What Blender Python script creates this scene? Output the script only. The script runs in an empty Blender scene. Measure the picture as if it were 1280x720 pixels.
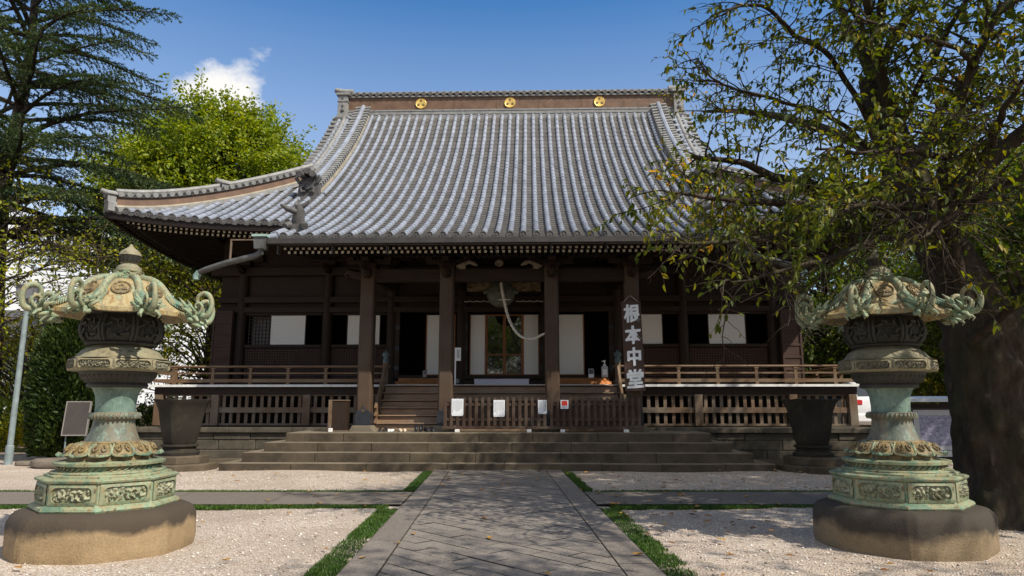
import bpy, math, random
import numpy as np
from mathutils import Vector, Matrix
R = math.radians
random.seed(7)
rng = np.random.default_rng(7)
sc = bpy.context.scene
COL = sc.collection

# ------------------------------------------------------------------ camera
cd = bpy.data.cameras.new("camera")
cam = bpy.data.objects.new("camera", cd)
COL.objects.link(cam)
cd.sensor_width = 36.0
cd.lens = 24.0
cd.clip_start = 0.1
cd.clip_end = 3000
PITCH = R(9.7)
CAMZ = 1.6
cam.location = (0, 0, CAMZ)
cam.rotation_euler = (R(90) + PITCH, 0, 0)
sc.camera = cam

# ------------------------------------------------------------------ sun, sky, exposure
SUN_AZ = R(52)      # from behind the camera, round to the right
SUN_EL = R(47)
sd = bpy.data.lights.new("sun", 'SUN')
sd.energy = 5.0
sd.angle = R(0.55)
sd.color = (1.0, 0.93, 0.82)
sun = bpy.data.objects.new("sun", sd)
COL.objects.link(sun)
tosun = Vector((math.sin(SUN_AZ) * math.cos(SUN_EL), -math.cos(SUN_AZ) * math.cos(SUN_EL), math.sin(SUN_EL)))
sun.rotation_euler = tosun.to_track_quat('Z', 'Y').to_euler()
sun.location = (20, -20, 30)

world = bpy.data.worlds.new("World")
sc.world = world
world.use_nodes = True
wt = world.node_tree
wt.nodes.clear()


def N(t, typ, **kw):
    n = t.nodes.new(typ)
    for k, v in kw.items():
        if k == 'inp':
            for a, b in v.items():
                n.inputs[a].default_value = b
        else:
            setattr(n, k, v)
    return n


def pix_dir(px, py):
    r, u = (px - 640) / 853.33, (360 - py) / 853.33
    c, s = math.cos(PITCH), math.sin(PITCH)
    return Vector((r, c - u * s, s + u * c))


def W(px, py, Y):
    "the point of the place seen at photo pixel px, py when it stands Y metres ahead"
    d = pix_dir(px, py)
    t = Y / d.y
    return Vector((d.x * t, Y, CAMZ + d.z * t))


def build_world():
    t = wt
    L = t.links.new
    out = N(t, 'ShaderNodeOutputWorld')
    sky = N(t, 'ShaderNodeTexSky', sky_type='NISHITA', sun_disc=False, sun_elevation=SUN_EL,
            sun_rotation=math.pi - SUN_AZ, air_density=1.0, dust_density=0.3, ozone_density=3.0)
    bg = N(t, 'ShaderNodeBackground', inp={'Strength': 0.15})
    hsv = N(t, 'ShaderNodeHueSaturation', inp={'Saturation': 1.4})
    L(sky.outputs[0], hsv.inputs['Color'])
    L(hsv.outputs[0], bg.inputs[0])
    tc = N(t, 'ShaderNodeTexCoord')
    sep = N(t, 'ShaderNodeSeparateXYZ')
    L(tc.outputs['Generated'], sep.inputs[0])
    noise = N(t, 'ShaderNodeTexNoise', inp={'Scale': 8.5, 'Detail': 9.0, 'Roughness': 0.66})
    mp = N(t, 'ShaderNodeMapping', inp={'Scale': (1, 1, 1.5), 'Location': (1.7, 0.35, 2.2)})
    L(tc.outputs['Generated'], mp.inputs[0])
    L(mp.outputs[0], noise.inputs['Vector'])

    def mask(px, py, rad, amp):
        d = pix_dir(px, py).normalized()
        sub = N(t, 'ShaderNodeVectorMath', operation='DISTANCE')
        sub.inputs[1].default_value = d
        L(tc.outputs['Generated'], sub.inputs[0])
        m = N(t, 'ShaderNodeMapRange', inp={'From Min': 0.0, 'From Max': rad, 'To Min': amp, 'To Max': 0.0})
        L(sub.outputs['Value'], m.inputs['Value'])
        return m.outputs[0]

    def add(a, b):
        n = N(t, 'ShaderNodeMath', operation='ADD')
        L(a, n.inputs[0])
        L(b, n.inputs[1])
        return n.outputs[0]
    # low bank of cloud round the horizon, plus two heaps of cumulus
    el = N(t, 'ShaderNodeMapRange', inp={'From Min': 0.02, 'From Max': 0.33, 'To Min': 0.30, 'To Max': -0.32})
    L(sep.outputs['Z'], el.inputs['Value'])
    tot = add(noise.outputs['Fac'], el.outputs[0])
    # unseen cloud added behind the viewpoint to whiten and lift the fill light
    back = N(t, 'ShaderNodeMapRange', inp={'From Min': 0.25, 'From Max': -0.25, 'To Min': 0.0, 'To Max': 0.45})
    L(sep.outputs['Y'], back.inputs['Value'])
    tot = add(tot, back.outputs[0])
    over = N(t, 'ShaderNodeMapRange', inp={'From Min': 0.62, 'From Max': 0.85, 'To Min': 0.0, 'To Max': 0.42})  # more unseen cloud added overhead for the same neutral fill
    L(sep.outputs['Z'], over.inputs['Value'])
    tot = add(tot, over.outputs[0])
    tot = add(tot, mask(300, 122, 0.085, 0.50))
    tot = add(tot, mask(255, 128, 0.075, 0.40))
    tot = add(tot, mask(40, 290, 0.45, 0.46))
    tot = add(tot, mask(335, 66, 0.05, 0.34))
    ramp = N(t, 'ShaderNodeMapRange', interpolation_type='SMOOTHSTEP', inp={'From Min': 0.52, 'From Max': 0.92})
    L(tot, ramp.inputs['Value'])
    bc = N(t, 'ShaderNodeBackground', inp={'Color': (1.0, 0.98, 0.95, 1), 'Strength': 0.88})
    mx = N(t, 'ShaderNodeMixShader')
    veil = N(t, 'ShaderNodeMapRange', inp={'From Min': 0.28, 'From Max': 0.58, 'To Min': 0.36, 'To Max': 0.0})
    L(sep.outputs['Z'], veil.inputs['Value'])
    vmx = N(t, 'ShaderNodeMath', operation='MAXIMUM')
    L(ramp.outputs[0], vmx.inputs[0])
    L(veil.outputs[0], vmx.inputs[1])
    L(vmx.outputs[0], mx.inputs[0])
    L(bg.outputs[0], mx.inputs[1])
    L(bc.outputs[0], mx.inputs[2])
    L(mx.outputs[0], out.inputs[0])


build_world()
sc.view_settings.view_transform = 'Standard'
sc.view_settings.look = 'None'
sc.view_settings.exposure = 0.2
sc.view_settings.gamma = 1.0
sc.view_settings.use_curve_mapping = False
sc.render.engine = 'CYCLES'
sc.cycles.max_bounces = 6
sc.cycles.diffuse_bounces = 3
sc.cycles.glossy_bounces = 3
sc.cycles.transmission_bounces = 4
sc.cycles.transparent_max_bounces = 8
sc.cycles.use_denoising = True

# ------------------------------------------------------------------ mesh building


class MB:
    def __init__(s):
        s.v, s.f, s.m = [], [], []

    def add(s, vs, fs, mat=0):
        o = len(s.v)
        s.v.extend(tuple(p) for p in vs)
        for f in fs:
            s.f.append(tuple(i + o for i in f))
            s.m.append(mat)
        return s

    def box(s, x0, x1, y0, y1, z0, z1, mat=0, M=None):
        vs = [(x, y, z) for z in (z0, z1) for y in (y0, y1) for x in (x0, x1)]
        if M is not None:
            vs = [M @ Vector(p) for p in vs]
        return s.add(vs, [(0, 2, 3, 1), (4, 5, 7, 6), (0, 1, 5, 4), (2, 6, 7, 3), (0, 4, 6, 2), (1, 3, 7, 5)], mat)

    def cbox(s, c, d, mat=0, M=None):
        return s.box(c[0] - d[0] / 2, c[0] + d[0] / 2, c[1] - d[1] / 2, c[1] + d[1] / 2, c[2] - d[2] / 2, c[2] + d[2] / 2, mat, M)

    def bar(s, a, b, w, h, mat=0, up=(0, 0, 1)):
        "a rectangular bar from a to b"
        a, b = Vector(a), Vector(b)
        d = (b - a)
        L = d.length
        d.normalize()
        side = d.cross(Vector(up))
        if side.length < 1e-4:
            side = d.cross(Vector((0, 1, 0)))
        side.normalize()
        u = side.cross(d)
        M = Matrix((side, d, u)).transposed().to_4x4()
        M.translation = a
        return s.box(-w / 2, w / 2, 0, L, -h / 2, h / 2, mat, M)

    def tube(s, pts, rad, n=8, mat=0, cap=True, a0=0.0, arc=2 * math.pi, up=None):
        pts = [Vector(p) for p in pts]
        if not hasattr(rad, '__len__'):
            rad = [rad] * len(pts)
        k = len(pts)
        vs, fs = [], []
        full = arc > 6.28
        m = n if full else n + 1
        pu = Vector(up) if up else None
        for i, p in enumerate(pts):
            d = (pts[min(i + 1, k - 1)] - pts[max(i - 1, 0)])
            if d.length < 1e-9:
                d = Vector((0, 0, 1))
            d.normalize()
            if pu is None:
                pu = Vector((0, 0, 1)) if abs(d.z) < 0.9 else Vector((1, 0, 0))
            sd_ = d.cross(pu)
            if sd_.length < 1e-5:
                sd_ = d.orthogonal()
            sd_.normalize()
            u = sd_.cross(d)
            if up is None:
                pu = u
            for j in range(m):
                a = a0 + arc * j / n
                vs.append(p + (sd_ * math.cos(a) + u * math.sin(a)) * rad[i])
        for i in range(k - 1):
            for j in range(n):
                b = (j + 1) % m
                fs.append((i * m + j, i * m + b, (i + 1) * m + b, (i + 1) * m + j))
        if cap:
            fs.append(tuple(reversed(range(m))))
            fs.append(tuple((k - 1) * m + j for j in range(m)))
        return s.add(vs, fs, mat)

    def rings(s, rings, mat=0, cap0=True, cap1=True, closed=True):
        n = len(rings[0])
        vs = [p for r in rings for p in r]
        fs = []
        for i in range(len(rings) - 1):
            for j in range(n if closed else n - 1):
                b = (j + 1) % n
                fs.append((i * n + j, i * n + b, (i + 1) * n + b, (i + 1) * n + j))
        if cap0:
            fs.append(tuple(reversed(range(n))))
        if cap1:
            fs.append(tuple((len(rings) - 1) * n + j for j in range(n)))
        return s.add(vs, fs, mat)

    def lathe(s, prof, n=32, mat=0, c=(0, 0), a0=0.0, poly=0.0, sides=8, cap0=True, cap1=True):
        "profile of (r, z); poly blends the round ring (0) into a polygon (1) whose corners sit at a0 + k*360/sides"
        rs = []
        for r, z in prof:
            ring = []
            for j in range(n):
                a = 2 * math.pi * j / n
                q = (a % (2 * math.pi / sides)) - math.pi / sides
                rr = r * ((1 - poly) + poly * math.cos(math.pi / sides) / math.cos(q))
                ring.append((c[0] + rr * math.cos(a + a0), c[1] + rr * math.sin(a + a0), z))
            rs.append(ring)
        return s.rings(rs, mat, cap0, cap1)

    def grid(s, P, mat=0, flip=False):
        h, w = len(P), len(P[0])
        vs = [p for row in P for p in row]
        fs = []
        for i in range(h - 1):
            for j in range(w - 1):
                q = (i * w + j, i * w + j + 1, (i + 1) * w + j + 1, (i + 1) * w + j)
                fs.append(tuple(reversed(q)) if flip else q)
        return s.add(vs, fs, mat)

    def prism(s, poly, axis, t0, t1, mat=0):
        "poly of 2D points extruded along axis 0, 1 or 2"
        def put(p, t):
            q = list(p)
            q.insert(axis, t)
            return tuple(q)
        n = len(poly)
        vs = [put(p, t0) for p in poly] + [put(p, t1) for p in poly]
        fs = [tuple(range(n)), tuple(reversed(range(n, 2 * n)))]
        for i in range(n):
            j = (i + 1) % n
            fs.append((i, i + n, j + n, j))
        return s.add(vs, fs, mat)

    def build(s, name, mats, parent=None, smooth=None, bevel=0, M=None, fix=False):
        me = bpy.data.meshes.new(name)
        vs = s.v if M is None else [tuple(M @ Vector(p)) for p in s.v]
        me.from_pydata(vs, [], s.f)
        if not isinstance(mats, (list, tuple)):
            mats = [mats]
        for m in mats:
            me.materials.append(m)
        if len(mats) > 1:
            me.polygons.foreach_set('material_index', s.m)
        if fix:
            import bmesh
            bm = bmesh.new()
            bm.from_mesh(me)
            bmesh.ops.recalc_face_normals(bm, faces=bm.faces)
            bm.to_mesh(me)
            bm.free()
        if smooth is not None:
            me.polygons.foreach_set('use_smooth', [True] * len(me.polygons))
            me.set_sharp_from_angle(angle=R(smooth))
        me.update()
        o = bpy.data.objects.new(name, me)
        COL.objects.link(o)
        if parent is not None:
            o.parent = parent
        if bevel:
            b = o.modifiers.new('bevel', 'BEVEL')
            b.width = bevel
            b.segments = 2
            b.limit_method = 'ANGLE'
            b.angle_limit = R(50)
        return o


def np_mesh(name, verts, faces, mats, parent=None, smooth=False):
    "verts (n,3), faces (m,k) arrays"
    me = bpy.data.meshes.new(name)
    k = faces.shape[1]
    me.vertices.add(len(verts))
    me.vertices.foreach_set('co', np.ascontiguousarray(verts, dtype=np.float32).ravel())
    me.loops.add(faces.size)
    me.loops.foreach_set('vertex_index', np.ascontiguousarray(faces, dtype=np.int32).ravel())
    me.polygons.add(len(faces))
    me.polygons.foreach_set('loop_start', np.arange(0, faces.size, k, dtype=np.int32))
    me.polygons.foreach_set('loop_total', np.full(len(faces), k, dtype=np.int32))
    if smooth:
        me.polygons.foreach_set('use_smooth', np.ones(len(faces), dtype=bool))
    for m in (mats if isinstance(mats, (list, tuple)) else [mats]):
        me.materials.append(m)
    me.update(calc_edges=True)
    me.validate()
    o = bpy.data.objects.new(name, me)
    COL.objects.link(o)
    if parent is not None:
        o.parent = parent
    return o


def tag(o, label=None, cat=None, group=None, kind=None):
    if label:
        o['label'] = label
    if cat:
        o['category'] = cat
    if group:
        o['group'] = group
    if kind:
        o['kind'] = kind
    return o


def thing(name, label, cat, loc=(0, 0, 0), rz=0.0, group=None):
    o = bpy.data.objects.new(name, None)
    COL.objects.link(o)
    o.empty_display_size = 0.2
    o.location = loc
    o.rotation_euler = (0, 0, rz)
    return tag(o, label, cat, group)


def kids(o):
    return [c for c in bpy.data.objects if c.parent == o]


def dup(o, label=None, group=None, loc=None, rz=None, scale=None, parent=None):
    c = o.copy()
    COL.objects.link(c)
    if parent is not None:
        c.parent = parent
    for ch in kids(o):
        dup(ch, parent=c)
    if label:
        c['label'] = label
    if group:
        c['group'] = group
    if loc is not None:
        c.location = loc
    if rz is not None:
        c.rotation_euler = (0, 0, rz)
    if scale is not None:
        c.scale = scale
    return c


# ------------------------------------------------------------------ materials
def new_mat(name):
    m = bpy.data.materials.new(name)
    m.use_nodes = True
    t = m.node_tree
    b = t.nodes['Principled BSDF']
    return m, t, b, t.links.new


def c4(c):
    return (c[0], c[1], c[2], 1)


def mul(c, k):
    return tuple(min(1, x * k) for x in c)


def noise_fac(t, scale, detail=5, rough=0.6, stretch=(1, 1, 1), coord='Object', off=(0, 0, 0)):
    tc = N(t, 'ShaderNodeTexCoord')
    mp = N(t, 'ShaderNodeMapping', inp={'Scale': stretch, 'Location': off})
    t.links.new(tc.outputs[coord], mp.inputs[0])
    n = N(t, 'ShaderNodeTexNoise', inp={'Scale': scale, 'Detail': detail, 'Roughness': rough})
    t.links.new(mp.outputs[0], n.inputs['Vector'])
    return n.outputs['Fac']


def ramp(t, fac, stops, mode='LINEAR'):
    r = N(t, 'ShaderNodeValToRGB')
    r.color_ramp.interpolation = mode
    e = r.color_ramp.elements
    while len(e) < len(stops):
        e.new(0.5)
    for i, (p, c) in enumerate(stops):
        e[i].position = p
        e[i].color = c4(c) if len(c) == 3 else c
    t.links.new(fac, r.inputs[0])
    return r.outputs[0]


def mixc(t, fac, a, b, mode='MIX'):
    m = N(t, 'ShaderNodeMix', data_type='RGBA', blend_type=mode)
    for sock, v in ((m.inputs[0], fac), (m.inputs[6], a), (m.inputs[7], b)):
        if hasattr(v, 'is_linked') or hasattr(v, 'links'):
            t.links.new(v, sock)
        elif isinstance(v, (int, float)):
            sock.default_value = v
        else:
            sock.default_value = c4(v)
    return m.outputs[2]


def bump(t, b, h, strength=0.4, dist=0.02):
    n = N(t, 'ShaderNodeBump', inp={'Strength': strength, 'Distance': dist})
    t.links.new(h, n.inputs['Height'])
    t.links.new(n.outputs[0], b.inputs['Normal'])


def M_plain(name, col, rough=0.6, var=0.25, scale=4.0, stretch=(1, 1, 1), bs=0.0, bscale=30.0, bd=0.01, metal=0.0, spec=0.4, col2=None):
    m, t, b, L = new_mat(name)
    f = noise_fac(t, scale, 6, 0.62, stretch)
    L(ramp(t, f, [(0.3, mul(col, 1 - var)), (0.7, col2 or mul(col, 1 + var))]), b.inputs['Base Color'])
    b.inputs['Roughness'].default_value = rough
    b.inputs['Metallic'].default_value = metal
    b.inputs['Specular IOR Level'].default_value = spec
    if bs:
        bump(t, b, noise_fac(t, bscale, 4, 0.6, stretch), bs, bd)
    return m


def M_wood(name, col, axis=2, var=0.45, rough=0.65, scale=5.0, grey=None):
    st = [7.0, 7.0, 7.0]
    st[axis] = 0.45
    m, t, b, L = new_mat(name)
    f = noise_fac(t, scale, 7, 0.65, st)
    c = ramp(t, f, [(0.28, mul(col, 1 - var)), (0.5, col), (0.75, mul(col, 1 + var))])
    if grey:
        g = noise_fac(t, 1.1, 4, 0.6)
        c = mixc(t, ramp(t, g, [(0.42, (0, 0, 0)), (0.68, (1, 1, 1))]), c, grey)
    L(c, b.inputs['Base Color'])
    b.inputs['Roughness'].default_value = rough
    b.inputs['Specular IOR Level'].default_value = 0.25
    bump(t, b, f, 0.35, 0.006)
    return m


def M_leaf(name, cols, trans=0.35, rough=0.5):
    "cols: list of (position, colour) picked leaf by leaf, shifted by a slow noise so that clumps differ"
    m, t, b, L = new_mat(name)
    g = N(t, 'ShaderNodeNewGeometry')
    nz = noise_fac(t, 0.55, 3, 0.6, coord='Object')
    a = N(t, 'ShaderNodeMath', operation='MULTIPLY_ADD', inp={1: 0.65})
    L(g.outputs['Random Per Island'], a.inputs[0])
    k = N(t, 'ShaderNodeMath', operation='MULTIPLY_ADD', inp={1: 1.0, 2: -0.32})
    L(nz, k.inputs[0])
    L(k.outputs[0], a.inputs[2])
    c = ramp(t, a.outputs[0], cols)
    L(c, b.inputs['Base Color'])
    b.inputs['Roughness'].default_value = rough
    b.inputs['Specular IOR Level'].default_value = 0.3
    tr = N(t, 'ShaderNodeBsdfTranslucent')
    br = mixc(t, 1.0, c, (1.0, 1.0, 0.62), 'MULTIPLY')
    hs = N(t, 'ShaderNodeHueSaturation', inp={'Saturation': 1.1, 'Value': 1.5})
    L(br, hs.inputs['Color'])
    L(hs.outputs[0], tr.inputs[0])
    mx = N(t, 'ShaderNodeMixShader', inp={0: trans})
    L(b.outputs[0], mx.inputs[1])
    L(tr.outputs[0], mx.inputs[2])
    L(mx.outputs[0], t.nodes['Material Output'].inputs[0])
    return m


def M_bronze(name, mode):
    m, t, b, L = new_mat(name)
    big = noise_fac(t, 3.6 if mode == 'roof' else 2.4, 6, 0.68, (1, 1, 0.45))
    fine = noise_fac(t, 11.0, 7, 0.7)
    spots = noise_fac(t, 30.0, 5, 0.6)
    verd, verd2, ochre, brown, dark, pale = (0.105, 0.20, 0.135), (0.205, 0.315, 0.205), (0.30, 0.20, 0.08), (0.14, 0.075, 0.034), (0.04, 0.036, 0.028), (0.37, 0.32, 0.165)
    if mode == 'roof':
        c = ramp(t, big, [(0.30, (0.07, 0.05, 0.03)), (0.37, brown), (0.43, ochre), (0.49, pale), (0.54, (0.25, 0.165, 0.08)), (0.60, (0.27, 0.32, 0.19)), (0.65, brown), (0.71, verd)])
        c = mixc(t, ramp(t, fine, [(0.58, (0, 0, 0)), (0.72, (1, 1, 1))]), c, (0.25, 0.15, 0.08))
    elif mode == 'green':
        c = ramp(t, big, [(0.28, (0.13, 0.175, 0.12)), (0.42, verd), (0.52, (0.29, 0.29, 0.17)), (0.60, verd2), (0.72, pale)])
        c = mixc(t, ramp(t, fine, [(0.48, (0, 0, 0)), (0.64, (1, 1, 1))]), c, (0.27, 0.215, 0.11))
        c = mixc(t, ramp(t, spots, [(0.56, (0, 0, 0)), (0.66, (1, 1, 1))]), c, (0.085, 0.075, 0.045))
    elif mode == 'shaft':
        c = ramp(t, big, [(0.30, (0.06, 0.065, 0.05)), (0.42, (0.11, 0.13, 0.10)), (0.50, (0.19, 0.165, 0.11)), (0.62, (0.105, 0.092, 0.066)), (0.74, (0.22, 0.20, 0.13))])
        c = mixc(t, ramp(t, fine, [(0.54, (0, 0, 0)), (0.72, (1, 1, 1))]), c, (0.22, 0.30, 0.24))
    elif mode == 'shaftgreen':
        c = ramp(t, big, [(0.32, (0.05, 0.065, 0.055)), (0.45, (0.10, 0.16, 0.13)), (0.55, (0.17, 0.25, 0.20)), (0.66, (0.09, 0.12, 0.10))])
        c = mixc(t, ramp(t, fine, [(0.54, (0, 0, 0)), (0.70, (1, 1, 1))]), c, (0.24, 0.34, 0.28))
    elif mode == 'lotus':
        c = ramp(t, big, [(0.3, (0.09, 0.06, 0.03)), (0.45, (0.27, 0.195, 0.08)), (0.58, (0.17, 0.125, 0.06)), (0.72, (0.26, 0.29, 0.18))])
        c = mixc(t, ramp(t, spots, [(0.5, (0, 0, 0)), (0.62, (1, 1, 1))]), c, (0.09, 0.07, 0.04))
    elif mode == 'mid':
        c = ramp(t, big, [(0.3, (0.13, 0.11, 0.065)), (0.5, (0.27, 0.235, 0.14)), (0.7, (0.18, 0.19, 0.13))])
        c = mixc(t, ramp(t, fine, [(0.52, (0, 0, 0)), (0.68, (1, 1, 1))]), c, (0.10, 0.09, 0.06))
    else:
        c = ramp(t, big, [(0.3, (0.018, 0.018, 0.015)), (0.6, (0.042, 0.041, 0.033)), (0.75, (0.07, 0.08, 0.06))])
    L(c, b.inputs['Base Color'])
    b.inputs['Roughness'].default_value = 0.62
    b.inputs['Metallic'].default_value = 0.0
    b.inputs['Specular IOR Level'].default_value = 0.45
    bump(t, b, fine, 0.35, 0.012)
    return m


def M_stone(name, col, stain=(0.06, 0.05, 0.04), z0=0.25, z1=0.5, var=0.25, moss=None, scale=3.0, joints=None):
    m, t, b, L = new_mat(name)
    tc = N(t, 'ShaderNodeTexCoord')
    sp = N(t, 'ShaderNodeSeparateXYZ')
    L(tc.outputs['Object'], sp.inputs[0])
    big = noise_fac(t, scale, 6, 0.65)
    fine = noise_fac(t, 45, 5, 0.65)
    c = ramp(t, big, [(0.3, mul(col, 1 - var)), (0.7, mul(col, 1 + var))])
    c = mixc(t, 0.35, c, ramp(t, fine, [(0.3, mul(col, 0.5)), (0.7, mul(col, 1.5))]))
    if stain is not None:
        a = N(t, 'ShaderNodeMapRange', inp={'From Min': z0, 'From Max': z1, 'To Min': -0.45, 'To Max': 0.6})
        L(sp.outputs['Z'], a.inputs['Value'])
        s = N(t, 'ShaderNodeMath', operation='ADD')
        L(a.outputs[0], s.inputs[0])
        L(noise_fac(t, 2.4, 5, 0.6, off=(3, 1, 7)), s.inputs[1])
        c = mixc(t, ramp(t, s.outputs[0], [(0.42, (0, 0, 0)), (0.68, (0.93, 0.93, 0.93))]), c, stain)
    if moss is not None:
        c = mixc(t, ramp(t, noise_fac(t, 1.6, 6, 0.7, off=(9, 4, 2)), [(0.52, (0, 0, 0)), (0.7, (0.8, 0.8, 0.8))]), c, moss)
    L(c, b.inputs['Base Color'])
    b.inputs['Roughness'].default_value = 0.85
    b.inputs['Specular IOR Level'].default_value = 0.25
    bump(t, b, fine, 0.6, 0.015)
    return m


def M_gravel():
    m, t, b, L = new_mat('gravel')
    tc = N(t, 'ShaderNodeTexCoord')
    v = N(t, 'ShaderNodeTexVoronoi', inp={'Scale': 46.0})
    L(tc.outputs['Object'], v.inputs['Vector'])
    sp = N(t, 'ShaderNodeSeparateColor')
    L(v.outputs['Color'], sp.inputs[0])
    c = ramp(t, sp.outputs[0], [(0.0, (0.32, 0.24, 0.185)), (0.15, (0.54, 0.445, 0.35)), (0.5, (0.70, 0.61, 0.50)), (0.8, (0.79, 0.72, 0.62)), (1.0, (0.84, 0.80, 0.75))])
    big = noise_fac(t, 0.9, 5, 0.6)
    c = mixc(t, ramp(t, big, [(0.35, (0.45, 0.45, 0.45)), (0.65, (0, 0, 0))]), c, (0.40, 0.31, 0.24))
    gap = ramp(t, v.outputs['Distance'], [(0.35, (0, 0, 0)), (0.75, (1, 1, 1))])
    c = mixc(t, gap, c, (0.36, 0.28, 0.22))
    c = mixc(t, ramp(t, noise_fac(t, .45, 5, .65, (1, 1, 1), off=(4, 8, 0)), [(.42, (.38, .38, .38)), (.62, (0, 0, 0))]), c, (0.30, 0.235, 0.175))
    L(c, b.inputs['Base Color'])
    b.inputs['Roughness'].default_value = 0.9
    b.inputs['Specular IOR Level'].default_value = 0.15
    inv = N(t, 'ShaderNodeMath', operation='SUBTRACT', inp={0: 1.0})
    L(v.outputs['Distance'], inv.inputs[1])
    h2 = N(t, 'ShaderNodeMath', operation='MULTIPLY_ADD', inp={1: 0.7})
    L(sp.outputs[1], h2.inputs[0])
    L(inv.outputs[0], h2.inputs[2])
    bump(t, b, h2.outputs[0], 0.9, 0.018)
    return m


def M_pave(name, col, speck=60.0, k=1.0):
    m, t, b, L = new_mat(name)
    big = noise_fac(t, 0.7, 6, 0.65)
    mid = noise_fac(t, 6.0, 6, 0.7)
    fine = noise_fac(t, speck, 3, 0.8)
    c = ramp(t, big, [(0.3, mul(col, 0.72)), (0.7, mul(col, 1.25))])
    c = mixc(t, 0.45, c, ramp(t, mid, [(0.3, mul(col, 0.55)), (0.7, mul(col, 1.35))]))
    c = mixc(t, 0.6, c, ramp(t, fine, [(0.38, mul(col, 0.35)), (0.5, mul(col, 0.95)), (0.62, mul(col, 2.0))]))
    g = N(t, 'ShaderNodeNewGeometry')
    c = mixc(t, 0.5, c, ramp(t, g.outputs['Random Per Island'], [(0, mul(col, 0.75)), (1, mul(col, 1.2))]))
    L(c, b.inputs['Base Color'])
    b.inputs['Roughness'].default_value = 0.8
    b.inputs['Specular IOR Level'].default_value = 0.3
    bump(t, b, fine, 0.7, 0.008)
    return m


def M_bark(name, col, moss=(0.05, 0.06, 0.025)):
    m, t, b, L = new_mat(name)
    f = noise_fac(t, 5, 8, 0.7, (1, 1, 0.45))
    f2 = noise_fac(t, 22, 6, 0.7, (1, 1, 0.5))
    c = ramp(t, f, [(0.3, mul(col, 0.35)), (0.55, col), (0.8, mul(col, 1.9))])
    c = mixc(t, ramp(t, noise_fac(t, 1.3, 4, 0.6), [(0.5, (0, 0, 0)), (0.7, (0.6, 0.6, 0.6))]), c, moss)
    L(c, b.inputs['Base Color'])
    b.inputs['Roughness'].default_value = 0.9
    b.inputs['Specular IOR Level'].default_value = 0.15
    a = N(t, 'ShaderNodeMath', operation='ADD')
    L(f, a.inputs[0])
    L(f2, a.inputs[1])
    bump(t, b, a.outputs[0], 0.9, 0.05)
    return m


def M_shoji(name, col=(0.70, 0.68, 0.62)):
    "paper screen with its fine lattice showing through"
    m, t, b, L = new_mat(name)
    tc = N(t, 'ShaderNodeTexCoord')
    sp = N(t, 'ShaderNodeSeparateXYZ')
    L(tc.outputs['Object'], sp.inputs[0])
    out = None
    for ax in ('X', 'Z'):
        a = N(t, 'ShaderNodeMath', operation='MULTIPLY', inp={1: 1 / 0.095})
        L(sp.outputs[ax], a.inputs[0])
        fr = N(t, 'ShaderNodeMath', operation='FRACT')
        L(a.outputs[0], fr.inputs[0])
        lt = N(t, 'ShaderNodeMath', operation='LESS_THAN', inp={1: 0.16})
        L(fr.outputs[0], lt.inputs[0])
        if out is None:
            out = lt.outputs[0]
        else:
            mx = N(t, 'ShaderNodeMath', operation='MAXIMUM')
            L(out, mx.inputs[0])
            L(lt.outputs[0], mx.inputs[1])
            out = mx.outputs[0]
    c = mixc(t, out, col, mul(col, 0.905))
    L(c, b.inputs['Base Color'])
    b.inputs['Roughness'].default_value = 0.8
    return m


MT = {}
def M_tile(name, col, rough, spec, spread):
    m, t, b, L = new_mat(name)
    g = N(t, 'ShaderNodeNewGeometry')
    c = ramp(t, g.outputs['Random Per Island'], [(0, mul(col, 1 - spread)), (.5, col), (.93, mul(col, 1 + spread)), (1, mul(col, .62))])
    c = mixc(t, .55, c, ramp(t, noise_fac(t, 2.2, 6, .68, (1.6, .35, 1)), [(.3, mul(col, .5)), (.68, mul(col, 1.4))]))
    c = mixc(t, ramp(t, noise_fac(t, 1.1, 6, .7, (1, .5, 1), off=(5, 2, 1)), [(.56, (0, 0, 0)), (.74, (.6, .6, .6))]), c, (.07, .068, .05))
    L(c, b.inputs['Base Color'])
    b.inputs['Roughness'].default_value = rough
    b.inputs['Specular IOR Level'].default_value = spec
    bump(t, b, noise_fac(t, 40, 4, .6), .15, .01)
    return m


MT['roll'] = M_tile('roof_tile_round', (0.255, 0.275, 0.315), 0.40, 0.6, .09)
MT['pan'] = M_tile('roof_tile_pan', (0.092, 0.084, 0.075), 0.6, 0.35, .25)
MT['tile_pale'] = M_plain('roof_tile_pale', (0.225, 0.22, 0.205), 0.6, 0.3, 5.0, bs=0.2, bscale=30)
MT['tile_dark'] = M_plain('roof_tile_dark', (0.085, 0.08, 0.075), 0.6, 0.4, 6.0, bs=0.2, bscale=30)
MT['gap'] = M_plain('ridge_clay_gap', (0.045, 0.042, 0.04), 0.8, 0.2)
MT['ridge_brown'] = M_plain('ridge_copper_brown', (0.145, 0.082, 0.047), 0.55, 0.3, 3.0, bs=0.1)
MT['ridge_cream'] = M_plain('ridge_plaster', (0.40, 0.34, 0.24), 0.7, 0.3, 3.0, bs=0.1)
MT['gold'] = M_plain('gold_leaf', (0.85, 0.56, 0.15), 0.35, 0.12, 8.0, metal=0.55, spec=0.5)
MT['gold_dark'] = M_plain('gold_groove', (0.12, 0.07, 0.02), 0.5, 0.1)
MT['wood_dark'] = M_wood('old_timber_dark', (0.028, 0.0168, 0.0105), 2)
MT['wood_dark_h'] = M_wood('old_timber_dark_beam', (0.028, 0.0168, 0.0105), 0)
MT['wood_black'] = M_wood('near_black_timber', (0.014, 0.009, 0.007), 0)  # near-black tone for eave boards, rafters and stair strips
MT['wood_col'] = M_wood('column_timber', (0.072, 0.043, 0.026), 2, grey=(0.082, 0.058, 0.039))
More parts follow.
